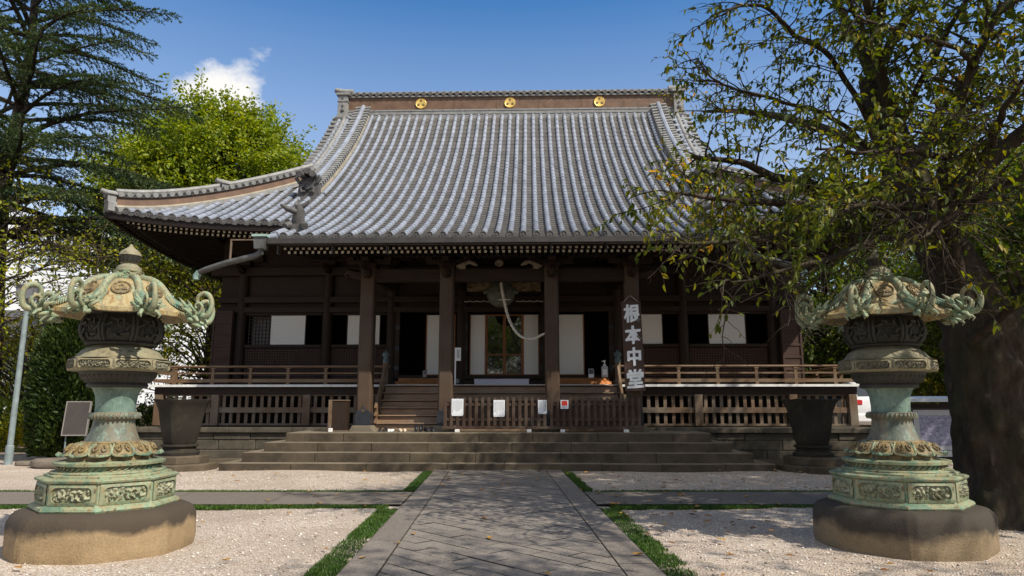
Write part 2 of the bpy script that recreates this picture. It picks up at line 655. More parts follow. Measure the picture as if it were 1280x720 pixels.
MT['wood_ver'] = M_wood('veranda_timber', (0.150, 0.088, 0.048), 0, grey=(0.20, 0.148, 0.098))
MT['wood_post'] = M_wood('veranda_post_timber', (0.135, 0.084, 0.050), 2, grey=(0.195, 0.158, 0.118))
MT['wood_stair'] = M_wood('stair_timber', (0.25, 0.160, 0.098), 0, grey=(0.27, 0.205, 0.145))
MT['wood_orange'] = M_wood('cypress_orange', (0.33, 0.14, 0.05), 0)
MT['wood_frame'] = M_wood('door_frame_orange', (0.24, 0.10, 0.04), 2)
MT['wood_sign'] = M_wood('sign_board_timber', (0.085, 0.05, 0.036), 2, var=.25)
MT['wood_fence'] = M_wood('fence_timber', (0.062, 0.037, 0.025), 2, grey=(0.11, 0.08, 0.058))
MT['white'] = M_plain('white_paint', (0.90, 0.90, 0.87), 0.6, 0.04, 4)
MT['white_edge'] = M_plain('white_plank_ends', (0.72, 0.71, 0.67), 0.7, 0.15, 9)
MT['raft_end'] = M_plain('rafter_end_paint', (0.66, 0.6, 0.46), 0.7, 0.15, 9)
MT['paper'] = M_plain('paper', (0.76, 0.78, 0.80), 0.6, 0.04, 4)
MT['ink'] = M_plain('print_ink', (0.10, 0.10, 0.11), 0.6, 0.1)
MT['red'] = M_plain('red_print', (0.72, 0.05, 0.03), 0.5, 0.1)
MT['shoji'] = M_shoji('shoji_paper')
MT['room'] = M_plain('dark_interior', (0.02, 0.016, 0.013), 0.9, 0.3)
MT['iron'] = M_plain('black_iron', (0.03, 0.033, 0.04), 0.45, 0.3, 8, metal=0.3, bs=0.2)
MT['copper'] = M_plain('copper_pipe', (0.075, 0.062, 0.056), 0.5, 0.3, 4, col2=(0.12, 0.13, 0.12), bs=0.1)
MT['copper_green'] = M_plain('copper_verdigris', (0.28, 0.40, 0.35), 0.6, 0.3, 6, bs=0.1)
MT['gutter'] = M_plain('gutter_dark', (0.045, 0.04, 0.036), 0.5, 0.3, 4)
MT['b_roof'] = M_bronze('bronze_weathered_roof', 'roof')
MT['b_green'] = M_bronze('bronze_verdigris', 'green')
MT['b_shaft'] = M_bronze('bronze_shaft', 'shaft')
MT['b_shaftg'] = M_bronze('bronze_shaft_green', 'shaftgreen')
MT['b_lotus'] = M_bronze('bronze_lotus', 'lotus')
MT['b_mid'] = M_bronze('bronze_brownish', 'mid')
MT['b_dark'] = M_bronze('bronze_black', 'dark')
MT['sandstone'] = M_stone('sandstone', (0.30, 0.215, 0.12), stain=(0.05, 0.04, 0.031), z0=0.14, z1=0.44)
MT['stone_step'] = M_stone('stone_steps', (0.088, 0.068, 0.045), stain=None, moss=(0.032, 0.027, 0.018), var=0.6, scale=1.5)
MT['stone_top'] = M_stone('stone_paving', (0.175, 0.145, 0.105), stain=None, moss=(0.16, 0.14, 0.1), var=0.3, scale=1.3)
MT['stone_wall'] = M_stone('stone_blocks', (0.095, 0.08, 0.058), stain=None, moss=(0.03, 0.032, 0.02), var=0.6, scale=1.6)
MT['rock'] = M_stone('flat_rock', (0.16, 0.13, 0.10), stain=None, var=0.4)
MT['urn'] = M_stone('urn_iron', (0.028, 0.024, 0.018), stain=None, moss=(0.075, 0.066, 0.034), var=0.4, scale=2)
MT['gravel'] = M_gravel()
MT['earth'] = M_pave('earth', (0.22, 0.17, 0.125), 30)
MT['pave'] = M_pave('path_pavers', (0.19, 0.165, 0.14), 40)
MT['slab'] = M_pave('path_slabs', (0.178, 0.153, 0.128), 40)
MT['cross'] = M_pave('cross_path_slabs', (0.155, 0.13, 0.105), 40)
MT['joint'] = M_plain('joint_soil', (0.035, 0.033, 0.02), 0.95, 0.4, 12)
MT['bark_cherry'] = M_bark('cherry_bark', (0.070, 0.053, 0.038))
MT['bark'] = M_bark('tree_bark', (0.085, 0.065, 0.048))
MT['bark_dark'] = M_bark('cedar_bark', (0.055, 0.043, 0.035))
MT['leaf_cherry'] = M_leaf('cherry_leaf', [(0.08, (0.030, 0.052, 0.006)), (0.3, (0.062, 0.092, 0.008)), (0.55, (0.125, 0.150, 0.011)), (0.78, (0.21, 0.205, 0.014)), (0.88, (0.34, 0.24, 0.012)), (0.95, (0.60, 0.30, 0.012))], 0.40)
MT['leaf_ginkgo'] = M_leaf('ginkgo_leaf', [(0.1, (0.10, 0.15, 0.014)), (0.4, (0.175, 0.235, 0.018)), (0.7, (0.27, 0.31, 0.024)), (0.9, (0.36, 0.34, 0.03))], 0.35)
MT['leaf_autumn'] = M_leaf('turning_leaf', [(0.1, (0.05, 0.075, 0.01)), (0.35, (0.13, 0.155, 0.015)), (0.6, (0.26, 0.25, 0.02)), (0.8, (0.38, 0.30, 0.025)), (0.93, (0.34, 0.18, 0.025))], 0.45)
MT['leaf_bright'] = M_leaf('sunlit_turning_leaf', [(0.1, (0.07, 0.10, 0.012)), (0.4, (0.19, 0.22, 0.02)), (0.7, (0.34, 0.34, 0.03)), (0.9, (0.45, 0.34, 0.03))], 0.5)  # brighter copy of the turning leaf, sunlight put into its colour
MT['leaf_green'] = M_leaf('broad_leaf_green', [(0.1, (0.03, 0.055, 0.012)), (0.5, (0.075, 0.115, 0.018)), (0.8, (0.14, 0.165, 0.024)), (0.95, (0.21, 0.21, 0.03))], 0.38)
MT['needle'] = M_leaf('cedar_needles', [(0.1, (0.016, 0.034, 0.018)), (0.4, (0.045, 0.078, 0.034)), (0.7, (0.09, 0.125, 0.045)), (0.95, (0.15, 0.17, 0.06))], 0.2)
MT['hedge'] = M_leaf('conifer_sprays', [(0.1, (0.012, 0.026, 0.006)), (0.5, (0.030, 0.052, 0.009)), (0.9, (0.062, 0.088, 0.014))], 0.15)
MT['grass'] = M_leaf('grass_blades', [(0.1, (0.028, 0.065, 0.010)), (0.5, (0.050, 0.105, 0.014)), (0.85, (0.085, 0.145, 0.022)), (0.97, (0.17, 0.16, 0.05))], 0.25)
MT['fallen'] = M_leaf('fallen_leaf', [(0.1, (0.16, 0.07, 0.025)), (0.4, (0.30, 0.14, 0.04)), (0.7, (0.45, 0.25, 0.05)), (0.95, (0.34, 0.27, 0.16))], 0.1)
MT['bronze_gong'] = M_plain('gong_bronze', (0.095, 0.10, 0.065), 0.5, 0.35, 10, bs=0.3, bscale=25)
MT['rope'] = M_plain('rope', (0.62, 0.56, 0.45), 0.85, 0.15, 30)
MT['steel'] = M_plain('board_metal', (0.062, 0.052, 0.044), 0.5, 0.2, 3)
MT['pole'] = M_plain('lamp_pole_paint', (0.20, 0.245, 0.245), 0.5, 0.25, 5)
MT['black'] = M_plain('black_plastic', (0.015, 0.015, 0.018), 0.4, 0.2)
MT['beige'] = M_plain('beige_leather', (0.55, 0.45, 0.32), 0.6, 0.15)
MT['car_white'] = M_plain('car_paint_white', (0.80, 0.81, 0.83), 0.25, 0.03, spec=0.6)
MT['car_glass'] = M_plain('car_glass', (0.02, 0.03, 0.045), 0.08, 0.1, spec=0.7)
MT['tail_red'] = M_plain('tail_lamp_red', (0.5, 0.015, 0.02), 0.2, 0.1, spec=0.6)
MT['grey_wall'] = M_plain('grey_render', (0.35, 0.36, 0.38), 0.8, 0.15, 2)
MT['orange_brown'] = M_plain('orange_brown', (0.52, 0.19, 0.05), 0.7, 0.3, 12)


def M_glass():
    m, t, b, L = new_mat('dark_door_glass')
    b.inputs['Base Color'].default_value = (0.012, 0.012, 0.012, 1)
    b.inputs['Roughness'].default_value = 0.03
    b.inputs['Specular IOR Level'].default_value = 1.0
    b.inputs['IOR'].default_value = 1.9
    return m


MT['glass'] = M_glass()
# ================================================================== ground, paths
def structure(o):
    o['kind'] = 'structure'
    return o


PATH_A = math.atan(0.024)


def PV(u, v, z=0.0):
    "path frame: u across, v along"
    return (0.065 + u - 0.024 * v, v, z)


def clip_poly(poly, x0, x1, y0, y1):
    for ax, lim, sg in ((0, x0, 1), (0, x1, -1), (1, y0, 1), (1, y1, -1)):
        out = []
        for i in range(len(poly)):
            a, b = poly[i], poly[(i + 1) % len(poly)]
            da, db = (a[ax] - lim) * sg, (b[ax] - lim) * sg
            if da >= 0:
                out.append(a)
            if da * db < 0:
                k = da / (da - db)
                out.append((a[0] + (b[0] - a[0]) * k, a[1] + (b[1] - a[1]) * k))
        poly = out
        if len(poly) < 3:
            return []
    return poly


def build_ground():
    g = MB()
    g.add([(-900, -500, -0.03), (900, -500, -0.03), (900, 1500, -0.03), (-900, 1500, -0.03)], [(0, 1, 2, 3)])
    structure(g.build('ground', MT['earth']))
    g = MB()
    P = []
    for j in range(41):
        y = -6 + 29 * j / 40
        row = []
        for i in range(61):
            x = -17 + 34 * i / 60
            row.append((x, y, 0.012 * math.sin(x * 1.7 + y * .6) + 0.01 * math.sin(y * 2.3 - x)))
        P.append(row)
    g.grid(P)
    structure(g.build('gravel_court', MT['gravel'], smooth=60))
    # main path: joint bed, then pavers laid at 45 degrees, then side slabs
    p = MB()
    z = 0.034
    V0, V1 = -6.0, 17.12
    p.add([PV(-1.54, V0, 0.026), PV(1.54, V0, 0.026), PV(1.54, V1, 0.026), PV(-1.54, V1, 0.026)], [(0, 1, 2, 3)], 1)
    c, s = math.cos(R(43)), math.sin(R(43))
    w, l = 0.26, 0.65
    r_ = random.Random(3)
    for i in range(-60, 60):
        for j in range(-34, 34):
            g_ = 0.0035 + 0.009 * r_.random() ** 1.6
            a0, b0 = i * w, j * l + (i % 2) * l / 2
            q = [(a0 + g_, b0 + g_), (a0 + w - g_, b0 + g_), (a0 + w - g_, b0 + l - g_), (a0 + g_, b0 + l - g_)]
            q = [(x * c - y * s, x * s + y * c + 6) for x, y in q]
            q = clip_poly(q, -1.155, 1.155, V0, V1)
            if q:
                zz = z + r_.uniform(-0.003, 0.003)
                p.add([PV(u, v, zz) for u, v in q], [tuple(range(len(q)))], 0)
    for sgn in (-1, 1):
        v = V0
        while v < V1 - 0.02:
            v2 = min(V1, v + r_.uniform(1.5, 2.1))
            u0, u1 = sorted((sgn * 1.172, sgn * 1.53))
            zz = z + r_.uniform(0, .004)
            p.add([PV(u0, v + .004, zz), PV(u1, v + .004, zz), PV(u1, v2 - .004, zz), PV(u0, v2 - .004, zz)], [(0, 1, 2, 3)], 2)
            p.add([PV(sgn * 1.54, v, z), PV(sgn * 1.54, v2, z), PV(sgn * 1.54, v2, -.02), PV(sgn * 1.54, v, -.02)], [(0, 1, 2, 3)], 2)
            v = v2
    structure(p.build('path', [MT['pave'], MT['joint'], MT['slab']]))
    q = MB()
    for sgn in (-1, 1):
        u = 1.56
        while u < 15:
            u2 = min(15, u + r_.uniform(1.6, 2.2))
            a, b = sorted((sgn * (u + .006), sgn * (u2 - .006)))
            zz = 0.03 + r_.uniform(0, .006)
            for v0, v1 in ((11.33, 12.9),):
                q.add([PV(a, v0, zz), PV(b, v0, zz), PV(b, v1, zz), PV(a, v1, zz)], [(0, 1, 2, 3)])
            u = u2
        a, b = sorted((sgn * 1.56, sgn * 15))
        q.add([PV(a, 11.33, .024), PV(b, 11.33, .024), PV(b, 12.9, .024), PV(a, 12.9, .024)], [(0, 1, 2, 3)], 1)
    structure(q.build('cross_path', [MT['cross'], MT['joint']]))


def blades(name, strips, dens, h, label=None):
    "grass: many short bent blades over rectangular strips given in the path frame"
    P, D, Hh = [], [], []
    for (u0, u1, v0, v1) in strips:
        n = int((u1 - u0) * (v1 - v0) * dens)
        u = rng.uniform(u0, u1, n)
        v = rng.uniform(v0, v1, n)
        edge = np.minimum.reduce([u - u0, u1 - u, v - v0, v1 - v])
        wob = 0.085 * (np.sin(v * 7.1 + u * 3) + np.sin(v * 17.3 + 1.7) + np.sin(u * 9.7)) / 2
        keep = edge + rng.uniform(-.02, .08, n) + wob > 0.025
        u, v = u[keep], v[keep]
        P.append(np.stack([0.065 + u - 0.024 * v, v, np.full_like(u, -0.005)], 1))
    P = np.concatenate(P)
    n = len(P)
    az = rng.uniform(0, 2 * np.pi, n)
    lean = rng.uniform(0.15, 1.0, n)
    hh = h * rng.uniform(0.5, 1.25, n)
    d = np.stack([np.cos(az) * lean, np.sin(az) * lean, np.ones(n)], 1)
    side = np.stack([-np.sin(az), np.cos(az), np.zeros(n)], 1) * (0.007 + 0.007 * rng.random(n))[:, None]
    tip = P + d * hh[:, None]
    tip[:, 2] -= 0.35 * lean * hh
    V = np.stack([P - side, P + side, tip], 1).reshape(-1, 3)
    F = np.arange(3 * n).reshape(-1, 3)
    return np_mesh(name, V, F, MT['grass'])


build_ground()
GS = []
for sg in (-1, 1):
    def st(a, b, v0, v1):
        u0, u1 = sorted((sg * a, sg * b))
        GS.append((u0, u1, v0, v1))
    st(1.54, 1.86, -2, 10.95)
    st(1.54, 1.78, 13.1, 16.95)
    st(1.75, 13.5, 12.93, 13.2)
    st(1.75, 13.5, 11.0, 11.31)
grass = blades('grass', GS, 7500, 0.055)
grass['kind'] = 'stuff'
tag(grass, 'short green grass growing along the edges of the stone path', 'grass')

# ================================================================== the temple hall
HALL = Vector((-0.35, 20.0, 0))
HRZ = R(-1.5)
HM = Matrix.Translation(HALL) @ Matrix.Rotation(HRZ, 4, 'Z')


def HW(x, y, z=0.0):
    "hall frame to world"
    return HM @ Vector((x, y, z))


hall = thing('temple_hall', 'large dark timber temple hall with a sweeping grey tiled roof and raised veranda', 'temple', HALL, HRZ)

E0, EM, RY = -2.4, -0.2, 10.0
HX, GX, PX_ = 12.1, 8.0, 5.85


def prof(d):
    return 6.0 + 0.384 * d + 0.0262 * d * d + (0.034 * (d - 9.2) ** 2 if d > 9.2 else 0.0)


def upturn(e, along):
    a = max(0.0, min(1.0, (along - 5.2) / 6.9))
    return 0.50 * a ** 2.4 * math.exp(-max(e, 0) / 2.2)


def roofz(x, y):
    ax = abs(x)
    ef = min(y - EM, 2 * RY - EM - y)
    es = HX - ax
    if ax <= GX and ef >= HX - GX:
        return prof(ef + 2.2)
    if es < ef:
        return prof(es + 2.2) + upturn(es, abs(y - RY) + 1.9)
    return prof(ef + 2.2) + upturn(ef, ax)


roof = None


def build_roof():
    global roof
    sheet = MB()
    PIT = 0.356
    nroll = 34
    xs_roll = [PIT * k for k in range(-nroll, nroll + 1)]
    dy = 0.27

    def ys_for(x):
        ax = abs(x)
        y0 = E0 if ax < PX_ + 0.05 else EM
        y1 = RY - 0.15 if ax <= GX else EM + (HX - ax)
        return y0, y1

    # ---- front slope: pan courses between the rolls, round tiles on the rolls
    for k in range(-nroll, nroll):
        xa, xb = PIT * k, PIT * (k + 1)
        xm = (xa + xb) / 2
        y0, y1 = ys_for(xm)
        n = max(1, int(round((y1 - y0) / dy)))
        for i in range(n):
            ya, yb = y0 + (y1 - y0) * i / n, y0 + (y1 - y0) * (i + 1) / n
            rows = []
            for (y, up) in ((ya, 0.0), (ya, 0.034), (yb, 0.0)):
                zz = roofz(xm, y)
                za, zb = roofz(xa, y), roofz(xb, y)
                rows.append([(xa, y, za + up), (xa * .75 + xb * .25, y, zz * .5 + za * .5 + up - 0.024), (xa * .25 + xb * .75, y, zz * .5 + zb * .5 + up - 0.024), (xb, y, zb + up)])
            sheet.grid(rows, 1)
        # the hanging lip of the eave pan tile
        zl = roofz(xm, y0)
        sheet.grid([[(xa + .03, y0 - .012, zl + .02), (xm, y0 - .02, zl + .005), (xb - .03, y0 - .012, zl + .02)],
                    [(xa + .03, y0 - .012, zl - .035), (xm, y0 - .02, zl - .085), (xb - .03, y0 - .012, zl - .035)]], 2, flip=True)
    for x in xs_roll:
        y0, y1 = ys_for(x)
        if y1 - y0 < 0.3:
            continue
        n = max(2, int(round((y1 - y0) / 0.30)))
        jr = random.Random(int(x * 1000))
        jx, jz = jr.uniform(-.008, .008), jr.uniform(-.006, .006)
        for i in range(n):
            ya, yb = y0 + (y1 - y0) * i / n, y0 + (y1 - y0) * (i + 1) / n
            w1, w2 = jr.uniform(-.004, .004), jr.uniform(-.004, .004)
            sheet.tube([(x + jx + w1, ya + .002, roofz(x, ya) + .046 + jz + w2), (x + jx + w1, yb + .012, roofz(x, yb) + .044 + jz)], [.083, .079], 8, 0, cap=False, a0=-0.35, arc=math.pi + 0.7)
        # round end tile with a raised rim and sunk face
        z0 = roofz(x, y0) + 0.045
        ring = lambda r, y: [(x + r * math.cos(a * math.pi / 8), y, z0 + r * math.sin(a * math.pi / 8)) for a in range(16)]
        sheet.rings([ring(.100, y0 + .05), ring(.102, y0 - .03), ring(.080, y0 - .034), ring(.074, y0 - .016)], 2, False, True)
        sheet.rings([ring(.036, y0 - .016), ring(.030, y0 - .028)], 2, False, True)
    # ---- the two hipped sides (rolls run towards the gable wall)
    for sx in (-1, 1):
        ny = int(20.4 / PIT)
        for k in range(ny + 1):
            y = EM + 0.1 + PIT * k
            ef = min(y - EM, 2 * RY - EM - y)
            e1 = min(5.1, ef)
            if e1 < 0.3:
                continue
            n = max(2, int(round(e1 / .3)))
            pts = [(sx * (HX - e1 * i / n), y, roofz(sx * (HX - e1 * i / n), y) + 0.048) for i in range(n + 1)]
            sheet.tube(pts, 0.09, 6, 0, cap=True, a0=-0.35, arc=math.pi + .7)
        rows = []
        for i in range(19):
            e = 5.15 * i / 18
            row = []
            for j in range(25):
                tt = j / 24
                y = EM + e + (2 * RY - 2 * EM - 2 * e) * tt
                x = sx * (HX - e)
                row.append((x, y, prof(e + 2.2) + upturn(e, abs(y - RY) + 1.9)))
            rows.append(row)
        sheet.grid(rows, 1, flip=(sx > 0))
    # ---- back slope
    rows = []
    for i in range(21):
        e = 10.2 * i / 20
        hx = HX - e if HX - e > GX else GX
        rows.append([(hx * (2 * j / 20 - 1), 2 * RY - EM - e, roofz(hx * (2 * j / 20 - 1), 2 * RY - EM - e)) for j in range(21)])
    sheet.grid(rows, 1, flip=True)
    roof = sheet.build('roof', [MT['roll'], MT['pan'], MT['tile_dark']], hall, smooth=40)

    # ---- verge tiles along the upper gable edge
    for sx in (-1, 1):
        v = MB()
        y = EM + 4.3
        while y < RY - .3:
            z = roofz(sx * 7.9, y)
            v.tube([(sx * 7.62, y, z + .06), (sx * 8.16, y, z + .06)], [.085, .095], 7)
            y += 0.27
        pts = [(sx * 7.6, yy, roofz(sx * 7.6, yy) + .09) for yy in np.linspace(EM + 4.2, RY - .2, 24)]
        v.tube(pts, .1, 8, 0)
        # bargeboard under the verge
        for a, b in zip(np.linspace(EM + 4.0, RY, 14)[:-1], np.linspace(EM + 4.0, RY, 14)[1:]):
            for q in (0,):
                za, zb = roofz(sx * 7.9, a), roofz(sx * 7.9, b)
                v.add([(sx * 8.02, a, za), (sx * 8.02, b, zb), (sx * 8.02, b, zb - .45), (sx * 8.02, a, za - .45),
                       (sx * 7.9, a, za), (sx * 7.9, b, zb), (sx * 7.9, b, zb - .45), (sx * 7.9, a, za - .45)],
                      [(0, 1, 2, 3), (7, 6, 5, 4), (0, 3, 7, 4), (2, 1, 5, 6), (3, 2, 6, 7)], 1)
        v.build('verge', [MT['tile_pale'], MT['wood_dark']], roof, smooth=50)
        g = MB()
        poly = [(yy, roofz(sx * 7.0, yy) - .12) for yy in np.linspace(EM + 4.0, 2 * RY - EM - 4.0, 25)]
        poly += [(2 * RY - EM - 4.0, 8.2), (EM + 4.0, 8.2)]
        g.prism(poly, 0, sx * 6.95, sx * 7.05)
        g.build('gable_wall', MT['wood_dark'], hall)

    # ---- main ridge
    r = MB()
    X = 7.5
    r.box(-X, X, RY - .46, RY + .46, 14.35, 14.62, 2)
    for k in range(5):
        r.box(-X, X, RY - .44 + .02 * (k % 2), RY + .44 - .02 * (k % 2), 14.622 + .082 * k + .003, 14.622 + .082 * (k + 1) - .008, 2)
    r.box(-X, X, RY - .33, RY + .33, 15.03, 15.66, 0)
    for xx in np.arange(-X + 1.0, X, 1.96):
        r.box(xx - .012, xx + .012, RY - .338, RY + .338, 15.03, 15.66, 3)
    r.box(-X, X, RY - .42, RY + .42, 15.663, 15.72, 2)
    for xx in np.arange(-X + .1, X, .31):
        r.tube([(xx, RY - .45, 15.80), (xx, RY + .45, 15.80)], .105, 8, 2, a0=0, arc=math.pi)
        r.tube([(xx, RY - .455, 15.80), (xx, RY - .44, 15.80)], .10, 12, 1)
    r.box(-X, X, RY - .36, RY + .36, 15.86, 15.93, 2)
    r.tube([(-X - .1, RY, 15.97), (X + .1, RY, 15.97)], .13, 10, 2)
    for xx in np.arange(-X + .1, X, .31):
        r.tube([(xx, RY - .12, 15.985), (xx, RY + .12, 15.985)], .10, 6, 2, a0=0, arc=math.pi)
    r.build('main_ridge', [MT['ridge_brown'], MT['tile_dark'], MT['tile_pale'], MT['gold_dark']], roof, smooth=50)

    # ---- gold crests: three leaves in a roundel
    for xx in (-4.12, 0.0, 4.12):
        c = MB()
        y = RY - .345
        ring = lambda rr, yy: [(xx + rr * math.cos(a * math.pi / 14), yy, 15.35 + rr * math.sin(a * math.pi / 14)) for a in range(28)]
        c.rings([ring(.25, y + .03), ring(.25, y - .03), ring(.232, y - .045), ring(.214, y - .035), ring(.02, y - .04)], 0, False, True)
        for k in range(3):
            a = R(90 + 120 * k)
            ca, sa = math.cos(a), math.sin(a)
            out = []
            for q in range(20):
                th = 2 * math.pi * q / 20
                lx = .058 * (16 * math.sin(th) ** 3) / 16
                lz = .064 * (13 * math.cos(th) - 5 * math.cos(2 * th) - 2 * math.cos(3 * th) - math.cos(4 * th)) / 16
                lz = -lz + .135
                out.append((xx + lx * sa + lz * ca, y - .047, 15.35 + lz * sa - lx * ca))
            c.add(out, [tuple(range(20))], 1)
            for (lz, rr) in ((.06, .016), (.235, .013)):
                c.add([(xx + lz * ca * .9 + rr * math.cos(t), y - .05, 15.35 + lz * sa * .9 + rr * math.sin(t)) for t in np.linspace(0, 2 * math.pi, 9)[:-1]], [tuple(range(8))], 1)
        c.build('crest', [MT['gold'], MT['gold_dark']], roof, smooth=40, fix=False)

    # ---- ridge end ornaments (stacked tile towers)
    for sx in (-1, 1):
        o = MB()
        cx = sx * 7.72
        o.box(cx - .30, cx + .30, RY - .62, RY + .5, 14.15, 14.62, 1)
        o.prism([(cx - .24, 14.62), (cx + .24, 14.62), (cx + .21, 15.72), (cx - .21, 15.72)], 1, RY - .55, RY + .45, 0)
        o.box(cx - .27, cx + .27, RY - .60, RY + .5, 14.60, 14.72, 0)
        o.box(cx - .25, cx + .25, RY - .58, RY + .48, 15.40, 15.47, 0)
        o.box(cx - .30, cx + .30, RY - .62, RY + .52, 15.72, 15.83, 0)
        o.tube([(cx - sx * .42, RY - .3, 15.97), (cx, RY - .3, 15.97), (cx + sx * .34, RY - .3, 16.05), (cx + sx * .42, RY - .3, 16.1)], [.15, .15, .13, .12], 10, 0)
        o.tube([(cx - sx * .42, RY + .1, 15.97), (cx, RY + .1, 15.97), (cx + sx * .34, RY + .1, 16.05)], [.15, .15, .12], 10, 0)
        o.tube([(cx, RY - .552, 14.98), (cx, RY - .60, 14.98)], [.1, .06], 12, 1)
        for q in (-1, 1):
            o.tube([(cx + q * .17, RY - .57, 14.5), (cx + q * .3, RY - .57, 14.35), (cx + q * .34, RY - .57, 14.2), (cx + q * .2, RY - .6, 14.15)], [.08, .1, .09, .06], 7, 1)
        for dz, rr in ((15.2, .05), (15.58, .045)):
            o.tube([(cx, RY - .553, dz), (cx, RY - .585, dz)], rr, 10, 1)
        o.build('ridge_end_ornament', [MT['tile_pale'], MT['tile_dark']], roof, smooth=45, bevel=.012)

    # ---- descending ridges
    for sx in (-1, 1):
        d = MB()
        ys = np.linspace(2.95, RY - .35, 40)
        xc = sx * 6.80

        def sweep(x0, x1, h0, h1, mat):
            rings = []
            for y in ys:
                z = roofz(xc, y)
                rings.append([(x0, y, z + h0), (x1, y, z + h0), (x1, y, z + h1), (x0, y, z + h1)])
            d.rings(rings, mat)
        sweep(xc - .33, xc + .33, -.1, .10, 0)
        sweep(xc - .29, xc + .29, .10, .33, 2)
        sweep(xc - .34, xc + .34, .333, .385, 0)
        sweep(xc - .31, xc + .31, .387, .42, 4)
        L = 0
        y = 3.0
        while y < RY - .3:
            z = roofz(xc, y) + .44
            for (a, b) in ((-.36, -.075), (.075, .36)):
                d.tube([(xc + a, y, z + .0), (xc + b, y, z + .03)], .078, 7, 0, a0=0)
            sl = 0.384 + 2 * .0262 * (y - E0)
            y += .255 / math.sqrt(1 + sl * sl)
        d.tube([(xc, yy, roofz(xc, yy) + .53) for yy in ys], .1, 8, 3)
        d.tube([(sx * 6.36, yy, roofz(sx * 6.36, yy) + .085) for yy in ys], .075, 8, 3)
        d.build('descending_ridge', [MT['tile_pale'], MT['tile_dark'], MT['ridge_cream'], MT['roll'], MT['gap']], roof, smooth=40)
        # demon tile closing its foot
        o = MB()
        y0 = 2.62
        z0 = roofz(xc, y0)
        o.prism([(xc - .46, z0 - .05), (xc + .46, z0 - .05), (xc + .40, z0 + .12), (xc - .40, z0 + .12)], 1, y0 - .05, y0 + .4, 0)
        o.prism([(xc - .36, z0 + .12), (xc + .36, z0 + .12), (xc + .34, z0 + .62), (xc + .2, z0 + .82), (xc - .2, z0 + .82), (xc - .34, z0 + .62)], 1, y0, y0 + .35, 0)
        for q in (-1, 1):
            o.tube([(xc + q * .08, y0 - .04, z0 + .3), (xc + q * .2, y0 - .07, z0 + .28), (xc + q * .24, y0 - .07, z0 + .42), (xc + q * .12, y0 - .07, z0 + .48)], [.05, .07, .06, .03], 7, 0)
            o.tube([(xc + q * .14, y0 + .3, z0 + .86), (xc + q * .2, y0 - .2, z0 + .86), (xc + q * .22, y0 - .34, z0 + .84)], [.11, .12, .11], 9, 0)
            o.tube([(xc + q * .3, y0 - .03, z0 + .6), (xc + q * .42, y0 - .05, z0 + .75), (xc + q * .36, y0 - .05, z0 + .88)], [.06, .07, .04], 7, 0)
        o.tube([(xc, y0 - .02, z0 + .42), (xc, y0 - .12, z0 + .42)], [.1, .07], 10, 0)
        o.tube([(xc, y0 + .3, z0 + .98), (xc, y0 - .25, z0 + .98)], .11, 9, 0)
        o.build('demon_tile', MT['tile_dark'], roof, smooth=45)

    # ---- hip ridges out to the corners
    for sx in (-1, 1):
        h = MB()

        def hp(e, hgt, off=0.0):
            x, y = HX - e, EM + e
            z = roofz(sx * x, y) if e > 0 else roofz(sx * HX, EM)
            s2 = off * .7071
            return (sx * (x + s2), y + s2, prof(e + 2.2) + upturn(e, HX - e) + hgt)
        for (ea, eb, drop) in ((.2, 2.55, 0.0), (2.55, 4.75, .0)):
            es = np.linspace(ea, eb, 16)

            def sw(w, h0, h1, mat):
                h.rings([[hp(e, h0, -w), hp(e, h0, w), hp(e, h1, w), hp(e, h1, -w)] for e in es], mat)
            top = 0.0
            sw(.30, -.1, .06, 0)
            sw(.27, .062, .11, 4)
            sw(.23, .112, .36, 1)
            sw(.29, .362, .41, 5)
            if ea > 1:
                top = 0.0
            e = ea + .06
            while e < eb:
                for (a, b) in ((-.31, -.03), (.03, .31)):
                    h.tube([hp(e, .45, a), hp(e, .50, b)], .082, 8, 0)
                e += .17
            sw(.06, .42, .56, 0)
            h.tube([hp(q, .60) for q in es], .095, 8, 3)
        h.build('hip_ridge', [MT['tile_pale'], MT['ridge_brown'], MT['tile_dark'], MT['tile_pale'], MT['ridge_cream'], MT['gap']], roof, smooth=40)
        for e0, k in ((.12, 1.0), (2.5, .82)):
            o = MB()
            p = Vector(hp(e0, .16 if e0 > 1 else 0))
            rz = math.atan2(1, -1 * sx) if sx < 0 else math.atan2(1, -1)
            fw = Vector((sx * .7071, -.7071, 0))
            sd_ = Vector((.7071, sx * .7071 * 1, 0)) if sx > 0 else Vector((.7071, -.7071 * -1 * -1, 0))
            sd_ = Vector((-fw.y, fw.x, 0))
            Mx = Matrix((sd_, fw, Vector((0, 0, 1)))).transposed().to_4x4()
            Mx.translation = p
            o.cbox((0, 0, .07), (.54 * k, .24, .30), 0, Mx)
            o.cbox((0, .02, .33), (.44 * k, .24, .24), 0, Mx)
            o.cbox((0, .02, .47), (.54 * k, .30, .06), 0, Mx)
            q = [Mx @ Vector((0, -.3, .54)), Mx @ Vector((0, .15, .53)), Mx @ Vector((0, .30, .57))]
            o.tube(q, [.085, .095, .08], 9, 0)
            o.tube([Mx @ Vector((0, .12, .38)), Mx @ Vector((0, .2, .38))], [.09, .06], 10, 1)
            o.build('hip_end_tile', [MT['tile_pale'], MT['tile_dark']], roof, smooth=45, bevel=.01)

